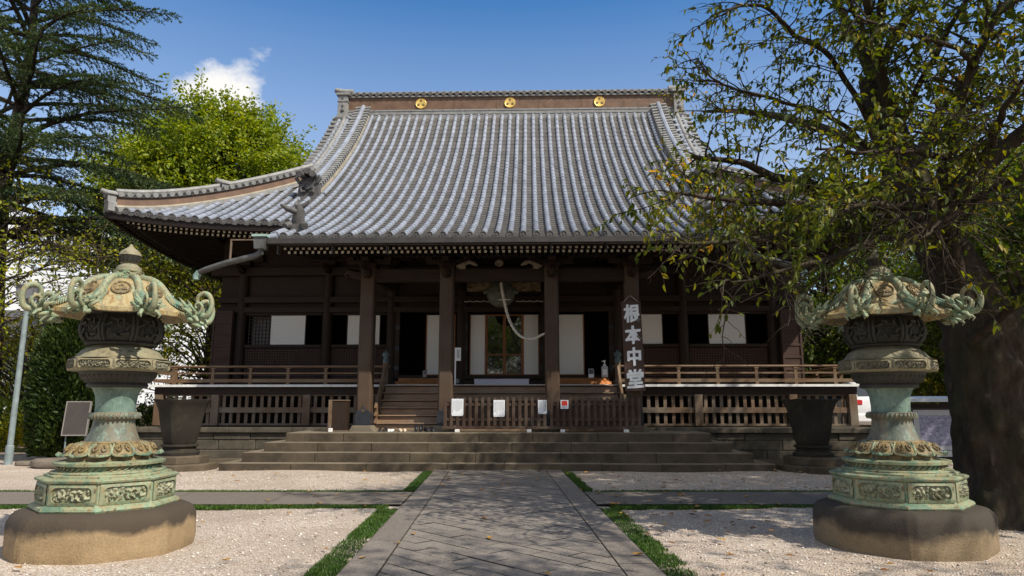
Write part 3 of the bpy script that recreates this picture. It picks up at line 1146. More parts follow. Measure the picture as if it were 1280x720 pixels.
    # ---- ornament where porch roof and main eave meet
    for sx in (-1, 1):
        o = MB()
        cx, cy = sx * 5.62, -1.5
        z0 = roofz(cx, cy) + .02
        o.cbox((cx, cy, z0 + 0.062), (.5, .4, .25))
        o.tube([(cx, cy + .1, z0 + 0.117), (cx + sx * .02, cy - .02, z0 + 0.351), (cx - sx * .05, cy - .1, z0 + 0.562), (cx - sx * .02, cy - .18, z0 + 0.741)], [.2, .19, .15, .09], 8)
        o.tube([(cx - sx * .05, cy - .1, z0 + 0.515), (cx + sx * .25, cy - .3, z0 + 0.593), (cx + sx * .42, cy - .34, z0 + 0.702)], [.11, .08, .03], 7)
        o.tube([(cx, cy - .05, z0 + 0.655), (cx - sx * .22, cy - .1, z0 + 0.780), (cx - sx * .3, cy - .12, z0 + 0.874)], [.09, .06, .02], 6)
        o.tube([(cx, cy - .05, z0 + 0.655), (cx + sx * .1, cy, z0 + 0.819), (cx + sx * .05, cy, z0 + 0.936)], [.09, .06, .02], 6)
        o.tube([(cx - .2, cy - .15, z0 + 0.156), (cx - .28, cy - .3, z0 + 0.078)], [.12, .1], 7)
        o.tube([(cx + .2, cy - .15, z0 + 0.156), (cx + .28, cy - .3, z0 + 0.078)], [.12, .1], 7)
        o.build('roof_guardian_tile', MT['tile_dark'], roof, smooth=60)
        # side verge of the porch roof
        e = MB()
        pts = [(sx * 5.92, yy, roofz(5.6, max(yy, E0)) + .07) for yy in np.linspace(E0 - .02, EM + .25, 9)]
        e.tube(pts, .11, 9, 0)
        pts = [(sx * 6.06, yy, roofz(5.6, max(yy, E0)) - .02) for yy in np.linspace(E0 - .02, EM + .1, 9)]
        for p in pts[::2]:
            e.tube([(sx * 5.86, p[1], p[2] + .05), (sx * 6.22, p[1] - .03, p[2] - .02)], [.09, .1], 9, 0)
        e.build('porch_verge', MT['roll'], roof, smooth=45)


build_roof()


# ------------------------------------------------------------------ eaves: boards, rafters with pale painted ends
def build_eaves():
    # main eave, front and two sides, and the porch eave
    def soffit(name, x0, x1, yf, yb, zf, slope, gap, up=False):
        s = MB()
        nx = max(2, int((x1 - x0) / .5))
        xs = np.linspace(x0, x1, nx)

        def u(x):
            return upturn(0, abs(x)) if up else 0.0
        # fascia under the tiles
        rings = [[(x, yf + .02, zf + u(x) - .17), (x, yf + .16, zf + u(x) - .17), (x, yf + .16, zf + u(x) + .03), (x, yf + .02, zf + u(x) + .03)] for x in xs]
        s.rings(rings, 0)
        def yc(x):
            return max(yf + .2, min(yb, EM + HX - abs(x) - .1)) if up else yb
        rows = [[(x, yf + .16, zf + u(x) - .05) for x in xs], [(x, yc(x), zf + u(x) * max(.2, 1 - (yc(x) - yf) / 3) + slope * (yc(x) - yf) - .05) for x in xs]]
        s.grid(rows, 0, flip=True)
        k = int((x1 - x0) / gap)
        for i in range(k + 1):
            x = x0 + .06 + (x1 - x0 - .12) * i / k
            for (ys_, dz, ln) in ((.30, -.16, 1.3), (.62, -.20, None)):
                ya = yf + ys_
                yb2 = min(ya + ln, yc(x)) if ln else yc(x)
                if yb2 < ya + .06:
                    continue
                za = zf + u(x) * (1 if ln else .93) + dz
                zb = za + slope * .8 * (yb2 - ya)
                w = .036
                s.add([(x - w, ya, za - w), (x + w, ya, za - w), (x + w, ya, za + w), (x - w, ya, za + w),
                       (x - w, yb2, zb - w), (x + w, yb2, zb - w), (x + w, yb2, zb + w), (x - w, yb2, zb + w)],
                      [(0, 4, 5, 1), (1, 5, 6, 2), (3, 2, 6, 7), (0, 3, 7, 4)], 0)
                s.add([(x - w, ya - .002, za - w), (x + w, ya - .002, za - w), (x + w, ya - .002, za + w), (x - w, ya - .002, za + w)], [(0, 1, 2, 3)], 1)
        s.rings([[(x, yf + .50, zf + u(x) * .9 - .16), (x, yf + .58, zf + u(x) * .9 - .16), (x, yf + .58, zf + u(x) * .9 - .08), (x, yf + .50, zf + u(x) * .9 - .08)] for x in xs], 0)
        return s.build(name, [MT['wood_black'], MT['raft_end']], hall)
    zm = roofz(0, EM) - .07
    soffit('eave', -HX + .05, -5.9, EM, 3.0, zm, .22, .167, True)
    soffit('eave', 5.9, HX - .05, EM, 3.0, zm, .22, .167, True)
    soffit('porch_eave', -5.8, 5.8, E0, 0.2, prof(0) - .07, .16, .165)
    # inner part of the main eave above the porch, and side eaves as plain boards
    b = MB()
    b.box(-6, 6, 0.0, 3.0, 6.9, 6.98)
    b.build('ceiling_board', MT['wood_black'], hall)
    for sx in (-1, 1):
        s = MB()
        rows = []
        ysd = [EM + .2 + 20.0 * j / 48 for j in range(49)]
        rows.append([(sx * (HX - .1), y, zm + upturn(0, abs(y - RY) + 1.9) - .05) for y in ysd])
        ins = [max(9.7, HX - .15 - (y - EM), HX - .15 - (2 * RY - EM - y)) for y in ysd]
        rows.append([(sx * xi, y, zm + .24 * (HX - .1 - xi) + upturn(0, abs(y - RY) + 1.9) * max(0, 1 - (HX - xi) / 2) - .06) for xi, y in zip(ins, ysd)])
        s.grid(rows, 0)
        rings = []
        for j in range(25):
            y = EM + .05 + 20.3 * j / 24
            u = upturn(0, abs(y - RY) + 1.9)
            rings.append([(sx * (HX - .16), y, zm + u - .17), (sx * (HX - .02), y, zm + u - .17), (sx * (HX - .02), y, zm + u + .03), (sx * (HX - .16), y, zm + u + .03)])
        s.rings(rings, 0)
        for j in range(118):
            y = EM + .3 + 20.0 * j / 118
            u = upturn(0, abs(y - RY) + 1.9)
            x0 = HX - .3
            z0 = zm + u - .16
            for (a, z1) in ((x0, z0), (HX - .62, z0 - .04)):
                xi = max(9.75, HX - .35 - (y - EM), HX - .35 - (2 * RY - EM - y))
                if xi < a - .05:
                    s.bar((sx * a, y, z1), (sx * xi, y, z1 + (a - xi) * .17), .072, .072, 0)
                w = .036
                xx = sx * (a + .002)
                s.add([(xx, y - w, z1 - w), (xx, y + w, z1 - w), (xx, y + w, z1 + w), (xx, y - w, z1 + w)], [(0, 1, 2, 3)], 1)
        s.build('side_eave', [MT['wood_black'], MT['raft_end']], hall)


build_eaves()


# ------------------------------------------------------------------ gutter and downspouts
def build_gutter():
    g = MB()
    zg = 5.86
    g.box(-6.15, 6.0, -2.62, -2.46, zg - .07, zg + .07, 0)
    for x in np.arange(-5.8, 5.9, 1.45):
        g.box(x - .012, x + .012, -2.5, -2.3, zg - .32, zg + .0, 0)
    gut = g.build('gutter', MT['gutter'], hall)
    for sx in (-1, 1):
        d = MB()
        x = sx * 6.22
        d.box(x - .2, x + .2, -2.74, -2.36, zg + .10, zg + .16, 1)
        d.prism([(x - .17, zg + .1), (x + .17, zg + .1), (x + .13, zg - .22), (x - .13, zg - .22)], 1, -2.70, -2.40, 0)
        d.tube([(x, -2.55, zg - .2), (x, -2.55, zg - .30), (x + sx * .14, -2.52, zg - .38), (x + sx * 1.0, -2.3, zg - .52), (x + sx * 1.62, -2.12, zg - .66), (x + sx * 1.86, -2.05, zg - .74)], .085, 10, 0)
        d.tube([(x + sx * 1.84, -2.055, zg - .73), (x + sx * 1.93, -2.03, zg - .82), (x + sx * 1.93, -2.03, zg - .92)], [.095, .1, .085], 10, 1)
        d.box(x + sx * .9 - .02, x + sx * .9 + .02, -2.36, -2.32, zg - .45, zg + .12, 2)
        d.bar((x + sx * .9, -2.34, zg + .10), (x, -2.34, zg + .10), .035, .035, 2)
        d.build('downspout', [MT['copper'], MT['copper_green'], MT['wood_post']], gut, smooth=45)


build_gutter()


# ------------------------------------------------------------------ porch
def build_porch():
    PY = -0.6
    for x in (-3.78, -1.5, 1.5, 3.78):
        c = MB()
        w = .2
        ch = .045
        pl = [(-w + ch, -w), (w - ch, -w), (w, -w + ch), (w, w - ch), (w - ch, w), (-w + ch, w), (-w, w - ch), (-w, -w + ch)]
        c.prism([(x + a, PY + b) for a, b in pl], 2, 1.02, 5.5)
        col = c.build('porch_column', MT['wood_col'], hall)
        s = MB()
        w2 = .215
        s.box(x - w2, x + w2, PY - w2, PY + w2, 1.03, 1.36, 0)
        s.prism([(x - w2, 1.36), (x + w2, 1.36), (x + .15, 1.47), (x + .09, 1.44), (x, 1.58), (x - .09, 1.44), (x - .15, 1.47)], 1, PY - w2, PY + w2, 0)
        s.tube([(x, PY - w2 - .004, 1.43), (x, PY - w2 + .01, 1.43)], .04, 10, 1)
        s.build('metal_shoe', [MT['iron'], MT['gold_dark']], col, bevel=.006)
        p = MB()
        p.prism([(x - .36, .86), (x + .36, .86), (x + .26, 1.03), (x - .26, 1.03)], 1, PY - .34, PY + .3)
        p.build('plinth_stone', MT['stone_top'], col, bevel=.02)
        # bracket blocks over the column and carved nose
        b = MB()
        b.box(x - .24, x + .24, PY - .24, PY + .24, 5.5, 5.62)
        b.box(x - .62, x + .62, PY - .1, PY + .1, 5.62, 5.74)
        b.box(x - .1, x + .1, PY - .62, PY + .5, 5.622, 5.742)
        for q in (-.55, 0, .55):
            b.box(x + q - .1, x + q + .1, PY - .105, PY + .105, 5.742, 5.84)
        sg = -1 if x < 0 else 1
        for (dx, dy_) in (((sg, 0),) if abs(x) > 2 else ()) + ((0, -1),):
            a = Vector((x, PY, 5.3))
            v = Vector((dx, dy_, 0))
            b.tube([a + v * .2, a + v * .42 + Vector((0, 0, .03)), a + v * .6 + Vector((0, 0, .1)), a + v * .7 + Vector((0, 0, .02)), a + v * .62 + Vector((0, 0, -.08))], [.14, .15, .12, .07, .03], 7)
        b.build('bracket', MT['wood_dark'], hall, bevel=.01)
    be = MB()
    for a, b in ((-3.58, -1.7), (-1.3, 1.3), (1.7, 3.58)):
        be.box(a, b, PY - .13, PY + .13, 5.10, 5.46)
        be.box(a + .3, b - .3, PY - .137, PY - .125, 5.13, 5.155)
    be.box(-4.6, 4.6, PY - .11, PY + .11, 5.84, 5.98)
    be.build('lintel', MT['wood_dark_h'], hall, bevel=.012)
    k = MB()
    for x in (-.95, .95):
        s = 1 if x < 0 else -1
        k.tube([(x - .28 * s, PY - .14, 5.52), (x - .1 * s, PY - .16, 5.57), (x + .08 * s, PY - .16, 5.66), (x + .2 * s, PY - .15, 5.62), (x + .32 * s, PY - .14, 5.56)], [.05, .08, .055, .07, .03], 7)
        k.tube([(x - .2 * s, PY - .15, 5.5), (x - .02 * s, PY - .15, 5.5)], [.07, .05], 6)
    for i in range(7):
        a = i * 2 * math.pi / 7
        k.tube([(.0, PY - .12, 5.62), (.12 * math.cos(a), PY - .14, 5.62 + .09 * math.sin(a))], [.03, .045], 5)
    k.build('frieze_carving', M_plain('frieze_paint', (.19, .15, .10), .7, .4, 9), hall, smooth=60)
    # tie beams back to the hall
    for x in (-3.78, -1.5, 1.5, 3.78):
        t = MB()
        t.bar((x, PY + .2, 5.3), (x, 3.0, 5.6), .2, .34)
        t.build('tie_beam', MT['wood_dark'], hall)


build_porch()


# ------------------------------------------------------------------ front wall, openings, doors, windows
WY = 3.0
TOPZ = 7.3
FZ = 2.2     # veranda floor


def build_walls():
    HW_ = 9.75
    posts = (-8.95, -6.0, -3.8, -1.42, 1.42, 3.8, 6.0, 8.95)
    w = MB()
    w.box(-HW_, HW_, WY - .02, WY + .12, 4.86, TOPZ, 0)               # over the openings
    w.box(-HW_, -9.05, WY - .02, WY + .12, 2.0, 4.86, 0)
    w.box(9.05, HW_, WY - .02, WY + .12, 2.0, 4.86, 0)
    for a, b in ((-8.95, -6.0), (-6.0, -3.8), (3.8, 6.0), (6.0, 8.95)):
        w.box(a, b, WY + .0, WY + .1, 2.0, 3.5, 0)
    w.box(-3.8, 3.8, WY - .02, WY + .12, 2.0, 2.45, 0)
    w.build('front_wall', MT['wood_dark'], hall)
    s = MB()
    for sx in (-1, 1):
        s.box(sx * HW_ - .07, sx * HW_ + .07, WY + .13, 17.0, .9, TOPZ)
    s.box(-HW_, HW_, 17.0, 17.14, .9, TOPZ)
    s.build('side_wall', MT['wood_dark'], hall)
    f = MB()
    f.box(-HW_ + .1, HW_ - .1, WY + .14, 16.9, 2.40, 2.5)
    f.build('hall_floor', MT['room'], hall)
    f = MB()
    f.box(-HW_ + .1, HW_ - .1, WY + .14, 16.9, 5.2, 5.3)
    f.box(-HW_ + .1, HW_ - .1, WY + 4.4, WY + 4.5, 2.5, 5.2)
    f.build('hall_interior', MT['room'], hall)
    for x in posts:
        p = MB()
        p.lathe([(.17, 2.1), (.17, 6.6)], 20, c=(x, WY - .1))
        po = p.build('wall_post', MT['wood_dark'], hall, smooth=50)
        b = MB()
        b.box(x - .26, x + .26, WY - .36, WY + .1, 6.3, 6.45)
        b.box(x - .65, x + .65, WY - .22, WY - .02, 6.45, 6.58)
        for q in (-.55, 0, .55):
            b.box(x + q - .11, x + q + .11, WY - .24, WY, 6.58, 6.7)
        b.tube([(x, WY - .2, 6.12), (x, WY - .55, 6.15), (x, WY - .75, 6.22), (x, WY - .82, 6.1)], [.13, .13, .1, .05], 7)
        b.build('bracket', MT['wood_dark'], hall)
    h = MB()
    h.box(-HW_, HW_, WY - .24, WY - .03, 4.68, 4.86)    # head rail
    h.box(-HW_, HW_, WY - .24, WY - .03, 5.02, 5.22)
    h.box(-HW_ - .3, HW_ + .3, WY - .26, WY - .03, 5.96, 6.24)
    h.box(-HW_, HW_, WY - .24, WY - .03, 2.24, 2.40)
    for x in posts:
        h.tube([(x, WY - .285, 5.12), (x, WY - .24, 5.12)], [.05, .10], 6)
    h.build('head_beam', MT['wood_dark_h'], hall, bevel=.01)
    # carved panel and scalloped cord above the central doors
    c = MB()
    P = []
    for i in range(9):
        row = []
        for j in range(61):
            x = -1.25 + 2.5 * j / 60
            z = 5.36 + .36 * i / 8
            d = .05 * (math.sin(x * 9 + 2.4 * math.sin(z * 13)) * math.sin(z * 19 + 2 * math.sin(x * 5)))
            row.append((x, WY - .3 - max(0, d) * 1.6, z))
        P.append(row)
    c.grid(P)
    c.build('carved_panel', M_plain('carved_gilt_wood', (0.20, 0.12, 0.055), 0.6, 0.6, 9, col2=(0.34, 0.24, 0.12)), hall, smooth=60)
    c = MB()
    for sx in (-1, 1):
        pts = [(sx * (.42 + .9 * t), WY - .45, 5.02 - .03 * abs(math.sin(t * 12))) for t in np.linspace(0, 1, 25)]
        c.tube(pts, .014, 6)
    c.build('scalloped_cord', MT['rope'], hall, smooth=60)

    # ---- end shutter boxes
    for sx in (-1, 1):
        b = MB()
        x0, x1 = sorted((sx * 9.12, sx * 9.78))
        b.box(x0, x1, WY - .42, WY - .25, 2.25, 4.72)
        for z in (2.3, 2.7, 3.1, 3.5, 3.9, 4.3, 4.64):
            b.box(x0, x1, WY - .445, WY - .415, z, z + .07)
        for x in (x0, x1 - .07):
            b.box(x, x + .07, WY - .452, WY - .418, 2.25, 4.72)
        b.build('shutter_box', M_wood('shutter_timber', (0.06, 0.034, 0.025), 0), hall, bevel=.005)

    # ---- windows over lattice wainscots
    def window(xa, xb, parts, lattice=None):
        fr = MB()
        fr.box(xa, xb, WY - .14, WY - .02, 3.5, 3.6)
        fr.box(xa, xb, WY - .14, WY - .02, 4.6, 4.68)
        win = fr.build('window', MT['wood_dark_h'], hall, bevel=.005)
        for (a, b) in parts:
            s = MB()
            s.box(a, b, WY - .08, WY - .05, 3.605, 4.595)
            s.build('paper_screen', MT['shoji'], win)
            f = MB()
            for x in (a - .02, b - .015):
                f.box(x, x + .035, WY - .095, WY - .045, 3.602, 4.598)
            f.build('screen_frame', MT['wood_dark'], win)
        if lattice:
            a, b = lattice
            s = MB()
            for x in np.arange(a, b, .115):
                s.box(x, x + .03, WY - .07, WY - .04, 3.6, 4.6)
            for z in np.arange(3.7, 4.6, .125):
                s.box(a, b, WY - .074, WY - .044, z, z + .022)
            s.box(a, b, WY + .3, WY + .32, 3.6, 4.6, 1)
            s.build('lattice', [MT['wood_dark'], M_plain('grey_paper', (.25, .24, .22), .8, .2)], win)
        # the close lattice below the sill
        l = MB()
        for x in np.arange(xa + .03, xb - .02, .085):
            l.box(x, x + .035, WY - .07, WY - .035, 2.44, 3.48)
        for z in np.arange(2.46, 3.48, .085):
            l.box(xa, xb, WY - .077, WY - .042, z, z + .035)
        l.build('lattice_wainscot', M_wood('lattice_timber', (0.062, 0.036, 0.026), 2), hall)

    window(-8.78, -6.18, [(-7.95, -6.74)], (-8.7, -8.0))
    window(-5.83, -3.97, [(-5.32, -4.2)])
    window(3.97, 5.83, [(4.3, 5.32)])
    window(6.18, 8.78, [(6.84, 8.08)])

    # ---- doors
    def paper_door(a, b, y=WY - .04):
        s = MB()
        s.box(a, b, y, y + .03, 2.60, 4.60)
        d = s.build('paper_door', MT['shoji'], hall)
        f = MB()
        for x in (a - .02, b - .02):
            f.box(x, x + .04, y - .012, y + .04, 2.58, 4.62)
        f.box(a + .02, b - .02, y - .012, y + .04, 2.56, 2.60)
        f.build('door_frame', MT['wood_frame'], d)
    paper_door(-2.62, -1.66)
    paper_door(-1.14, -.62)
    paper_door(.65, 1.17)
    paper_door(1.76, 2.68)
    for a, b in ((-.60, .015), (.015, .63)):
        fr = MB()
        y = WY - .02
        fr.box(a, a + .05, y, y + .05, 2.57, 4.62)
        fr.box(b - .05, b, y, y + .05, 2.57, 4.62)
        fr.box(a + .05, b - .05, y, y + .05, 2.57, 2.63)
        fr.box(a + .05, b - .05, y, y + .05, 4.57, 4.62)
        fr.box(a + .05, b - .05, y, y + .05, 3.23, 3.28)
        d = fr.build('glass_door', MT['wood_frame'], hall, bevel=.004)
        g = MB()
        g.box(a + .05, b - .05, y + .02, y + .03, 2.63, 4.57)
        g.build('pane', MT['glass'], d)
    t = MB()
    t.box(-1.3, 1.3, WY - .2, WY + .1, 2.45, 2.57, 0)
    t.box(-3.65, -1.5, WY - .16, WY + .1, 2.45, 2.57, 0)
    t.box(1.5, 3.65, WY - .16, WY + .1, 2.45, 2.57, 0)
    t.build('threshold', MT['wood_dark_h'], hall, bevel=.006)
    for a, b in ((-3.5, -1.62), (1.62, 3.5)):
        t = MB()
        t.box(a, b, WY - .75, WY - .28, FZ + .005, FZ + .14)
        t.box(a + .05, b - .05, WY - .5, WY - .28, FZ + .14, FZ + .26)
        t.build('doorstep', MT['wood_orange'], hall, bevel=.006)
    # door bay side posts with metal fittings
    for x in (-3.58, -1.28, 1.28, 3.58):
        p = MB()
        p.box(x - .07, x + .07, WY - .2, WY - .02, 2.57, 4.68, 0)
        for z in (2.75, 3.4, 4.1):
            p.box(x - .075, x + .075, WY - .21, WY - .19, z, z + .12, 1)
        p.build('door_post', [MT['wood_dark'], MT['iron']], hall)


build_walls()


# ------------------------------------------------------------------ veranda, under-floor lattice, railings, stairs
def build_veranda():
    VY = 0.7
    v = MB()
    v.box(-10.7, 10.7, VY, WY - .1, FZ - .07, FZ, 0)
    for sx in (-1, 1):
        a, b = sorted((sx * 10.7, sx * 9.8))
        v.box(a, b, WY - .1, 12, FZ - .07, FZ, 0)
    # white painted plank ends along the front edge
    r_ = random.Random(5)
    x = -10.7
    while x < 10.68:
        x2 = min(10.7, x + r_.uniform(.5, .8))
        v.box(x + .003, x2 - .003, VY - .012, VY - .0005, FZ - .068, FZ + .001, 1)
        x = x2
    v.box(-10.6, 10.6, VY + .12, VY + .3, FZ - .30, FZ - .072, 2)
    v.build('veranda_floor', [MT['wood_ver'], MT['white_edge'], MT['wood_dark_h']], hall)
    posts = [-10.45, -8.7, -5.9, -3.7, 3.7, 5.9, 8.7, 10.45]
    for x in posts:
        p = MB()
        p.box(x - .12, x + .12, VY + .08, VY + .32, .98, FZ - .3)
        p.build('veranda_post', MT['wood_post'], hall, bevel=.012)
    for a, b in ((-10.33, -8.82), (-8.58, -6.02), (-5.78, -3.82), (3.82, 5.78), (6.02, 8.58), (8.82, 10.33)):
        l = MB()
        n = max(1, int(round((b - a) / .235)))
        for i in range(n):
            x = a + (b - a) * (i + .5) / n
            l.box(x - .05, x + .05, VY + .20, VY + .235, 1.02, 1.86)
        l.box(a, b, VY + .17, VY + .27, 1.86, 1.95)
        l.box(a, b, VY + .14, VY + .198, 1.36, 1.52)
        l.box(a, b, VY + .17, VY + .27, .98, 1.04)
        l.build('underfloor_lattice', MT['wood_post'], hall, bevel=.004)
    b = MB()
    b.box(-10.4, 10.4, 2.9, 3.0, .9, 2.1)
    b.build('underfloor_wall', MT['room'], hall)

    def railing(pts, n):
        r = MB()
        a, b = Vector(pts[0]), Vector(pts[1])
        d = (b - a).normalized()
        r.tube([a - d * .22 + Vector((0, 0, .545)), b + d * .22 + Vector((0, 0, .545))], .036, 8)
        r.bar(a - d * .12 + Vector((0, 0, .345)), b + d * .12 + Vector((0, 0, .345)), .06, .05)
        r.bar(a - d * .08 + Vector((0, 0, .12)), b + d * .08 + Vector((0, 0, .12)), .09, .10)
        o = r.build('railing', MT['wood_ver'], hall, smooth=50)
        for i in range(n):
            p = a + (b - a) * ((i + .5) / n)
            q = MB()
            q.box(p.x - .045, p.x + .045, p.y - .04, p.y + .04, FZ + .17, FZ + .322)
            q.box(p.x - .04, p.x + .04, p.y - .035, p.y + .035, FZ + .368, FZ + .47)
            q.box(p.x - .06, p.x + .06, p.y - .05, p.y + .05, FZ + .47, FZ + .51)
            q.box(p.x - .05, p.x + .05, p.y - .05, p.y + .05, FZ + .0, FZ + .07)
            q.box(p.x - .03, p.x + .03, p.y - .033, p.y + .033, FZ + .05, FZ + .50)
            q.build('rail_post', MT['wood_ver'], o)
    railing(((-10.55, VY + .1, FZ), (-3.6, VY + .1, FZ)), 6)
    railing(((3.6, VY + .1, FZ), (10.55, VY + .1, FZ)), 6)
    for sx in (-1, 1):
        railing(((sx * 10.55, VY + .12, FZ), (sx * 10.55, 11.5, FZ)), 6)
    # stairs the width of the porch
    s = MB()
    n = 6
    z0 = .88
    for i in range(n):
        y = VY - .015 - .185 * (n - i)
        z1 = z0 + (FZ - .02 - z0) * (i + 1) / n
        za = z0 + (FZ - .02 - z0) * i / n
        s.box(-3.45, 3.45, y + .03, y + .05, za, z1 - .035, 0)
        s.box(-3.47, 3.47, y - .03, y + .197, z1 - .035, z1, 0)
        s.box(-3.46, 3.46, y + .026, y + .0295, z1 - .062, z1 - .036, 1)  # dark strip painted in for the shaded gap under each nosing
    s.box(-3.5, -3.44, VY - 1.1, VY, z0, z0 + .3, 0)
    st = s.build('wooden_stairs', [MT['wood_stair'], MT['wood_black']], hall, bevel=.005)
    for sx in (-1, 1):
        x = sx * 3.52
        h = MB()
        a0, a1 = Vector((x, VY - 1.12, .95)), Vector((x, VY + .05, FZ + .02))
        for dz, w in ((.10, .1), (.32, .055), (.54, .075)):
            h.bar(a0 + Vector((0, 0, dz)), a1 + Vector((0, 0, dz)), .07, w)
        for t in (.12, .5, .85):
            p = a0 + (a1 - a0) * t
            h.box(p.x - .04, p.x + .04, p.y - .05, p.y + .05, p.z + .05, p.z + .52)
        h.build('handrail', MT['wood_ver'], hall, bevel=.006)
        for (yy, zb, zt) in ((VY + .1, FZ, FZ + .66),):
            q = MB()
            q.lathe([(.085, zb), (.085, zt)], 16, c=(x, yy), mat=0)
            q.lathe([(.09, zt), (.09, zt + .1), (.07, zt + .12), (.07, zt + .16), (.1, zt + .19), (.115, zt + .24), (.1, zt + .29), (.05, zt + .33), (.012, zt + .38)], 16, c=(x, yy), mat=1)
            q.build('newel_post', [MT['wood_ver'], M_plain('giboshi_bronze', (.10, .14, .14), .45, .3, 9)], hall, smooth=40)


build_veranda()


# ------------------------------------------------------------------ stone terrace with steps
def build_terrace():
    ter = thing('stone_terrace', 'dark stone terrace with four broad steps under the temple hall', 'terrace', HALL, HRZ)
    r_ = random.Random(11)
    base_y = -2.85
    edges = [.175, .41, .64, .87]
    for k in range(4):
        s = MB()
        hw = 6.82 - .42 * k
        y0 = base_y + .35 * k
        z0 = -.05 if k == 0 else edges[k - 1] - .02
        x = -hw
        while x < hw - .01:
            x2 = min(hw, x + r_.uniform(1.3, 2.4))
            if hw - x2 < .5:
                x2 = hw
            top = edges[k] + r_.uniform(-.004, .004)
            jy = r_.uniform(-.008, .008)
            yb = y0 + .60 if k < 3 else -.05
            s.box(x + .003, x2 - .003, y0 + jy, yb, z0 + r_.uniform(0, .003), top)
            x = x2
        if k < 3:
            for sx in (-1, 1):
                a, b = sorted((sx * hw, sx * (hw - .6)))
                s.box(a, b, y0 + .602, -.01, z0, edges[k] - .002)
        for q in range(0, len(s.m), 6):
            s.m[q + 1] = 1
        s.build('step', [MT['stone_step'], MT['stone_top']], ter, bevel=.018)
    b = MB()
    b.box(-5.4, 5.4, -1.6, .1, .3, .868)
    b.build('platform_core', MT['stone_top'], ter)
    # block wall of the podium, coursed
    w = MB()
    hw = 10.85
    zs = [(-.05, .32), (.325, .60), (.605, .80)]
    for ci, (za, zb) in enumerate(zs):
        x = -hw + (.0 if ci % 2 else .0)
        while x < hw - .01:
            x2 = min(hw, x + r_.uniform(.7, 1.5))
            if hw - x2 < .4:
                x2 = hw
            w.box(x + .006, x2 - .006, r_.uniform(-.02, .02), 1.2, za, zb - .004)
            x = x2
    w.box(-hw + .05, hw - .05, .06, 14, -.05, .79)
    for sx in (-1, 1):
        a, bb = sorted((sx * hw, sx * (hw - .8)))
        w.box(a, bb, 1.21, 14, -.05, .80)
    x = -hw - .06
    while x < hw + .05:
        x2 = min(hw + .06, x + r_.uniform(1.2, 2.2))
        w.box(x + .004, x2 - .004, -.08, 14, .803, .95 + r_.uniform(-.003, .003))
        x = x2
    w.build('podium_wall', MT['stone_wall'], ter, bevel=.02)
    # broken edging stones beside the steps
    for sx in (-1, 1):
        e = MB()
        x = 6.9
        while x < 10.4:
            x2 = x + r_.uniform(.8, 1.3)
            a, bb = sorted((sx * x, sx * (x2 - .02)))
            e.box(a, bb, -1.9 + r_.uniform(-.03, .03), -.0, -.05, .07 + r_.uniform(0, .02))
            x = x2
        e.build('apron_slab', MT['stone_step'], ter, bevel=.02)


build_terrace()
from mathutils.noise import noise as mnoise
# ================================================================== bronze lanterns
def relief(w, h, seed, nx=30, ny=12, depth=.035):
    "a field of raised curling relief in the x-z plane, facing -y"
    r_ = random.Random(seed)
    k = [(w * ((q + .5) / 9 - .5), r_.uniform(-h * .3, h * .3), r_.uniform(.7, 1.3) * r_.choice((-1, 1)), r_.uniform(0, 6)) for q in range(9)]
    rows = []
    for j in range(ny + 1):
        row = []
        for i in range(nx + 1):
            x, z = w * (i / nx - .5), h * (j / ny - .5)
            d = 0
            for cx, cz, tw, ph in k:
                dx, dz = x - cx, (z - cz)
                rr = math.hypot(dx, dz) / h
                d += math.sin(math.atan2(dz, dx) * 2 + rr * 15 * tw + ph) * math.exp(-rr * 2.6)
            e = max(0, 1 - (2 * abs(x) / w) ** 6) * max(0, 1 - (2 * abs(z) / h) ** 6)
            row.append((x, -depth * max(0, min(1.2, .45 + d * .8)) * e, z))
        rows.append(row)
    return rows


def stadium(w, h, n, rr):
    "rounded rectangle with 4n points"
    pts = []
    for q, (sx, sz) in enumerate(((1, -1), (1, 1), (-1, 1), (-1, -1))):
        cx, cz = sx * (w / 2 - rr), sz * (h / 2 - rr)
        for i in range(n):
            a = R(-90 + 90 * q + 90 * i / (n - 1))
            pts.append((cx + rr * math.cos(a), cz + rr * math.sin(a)))
    return pts


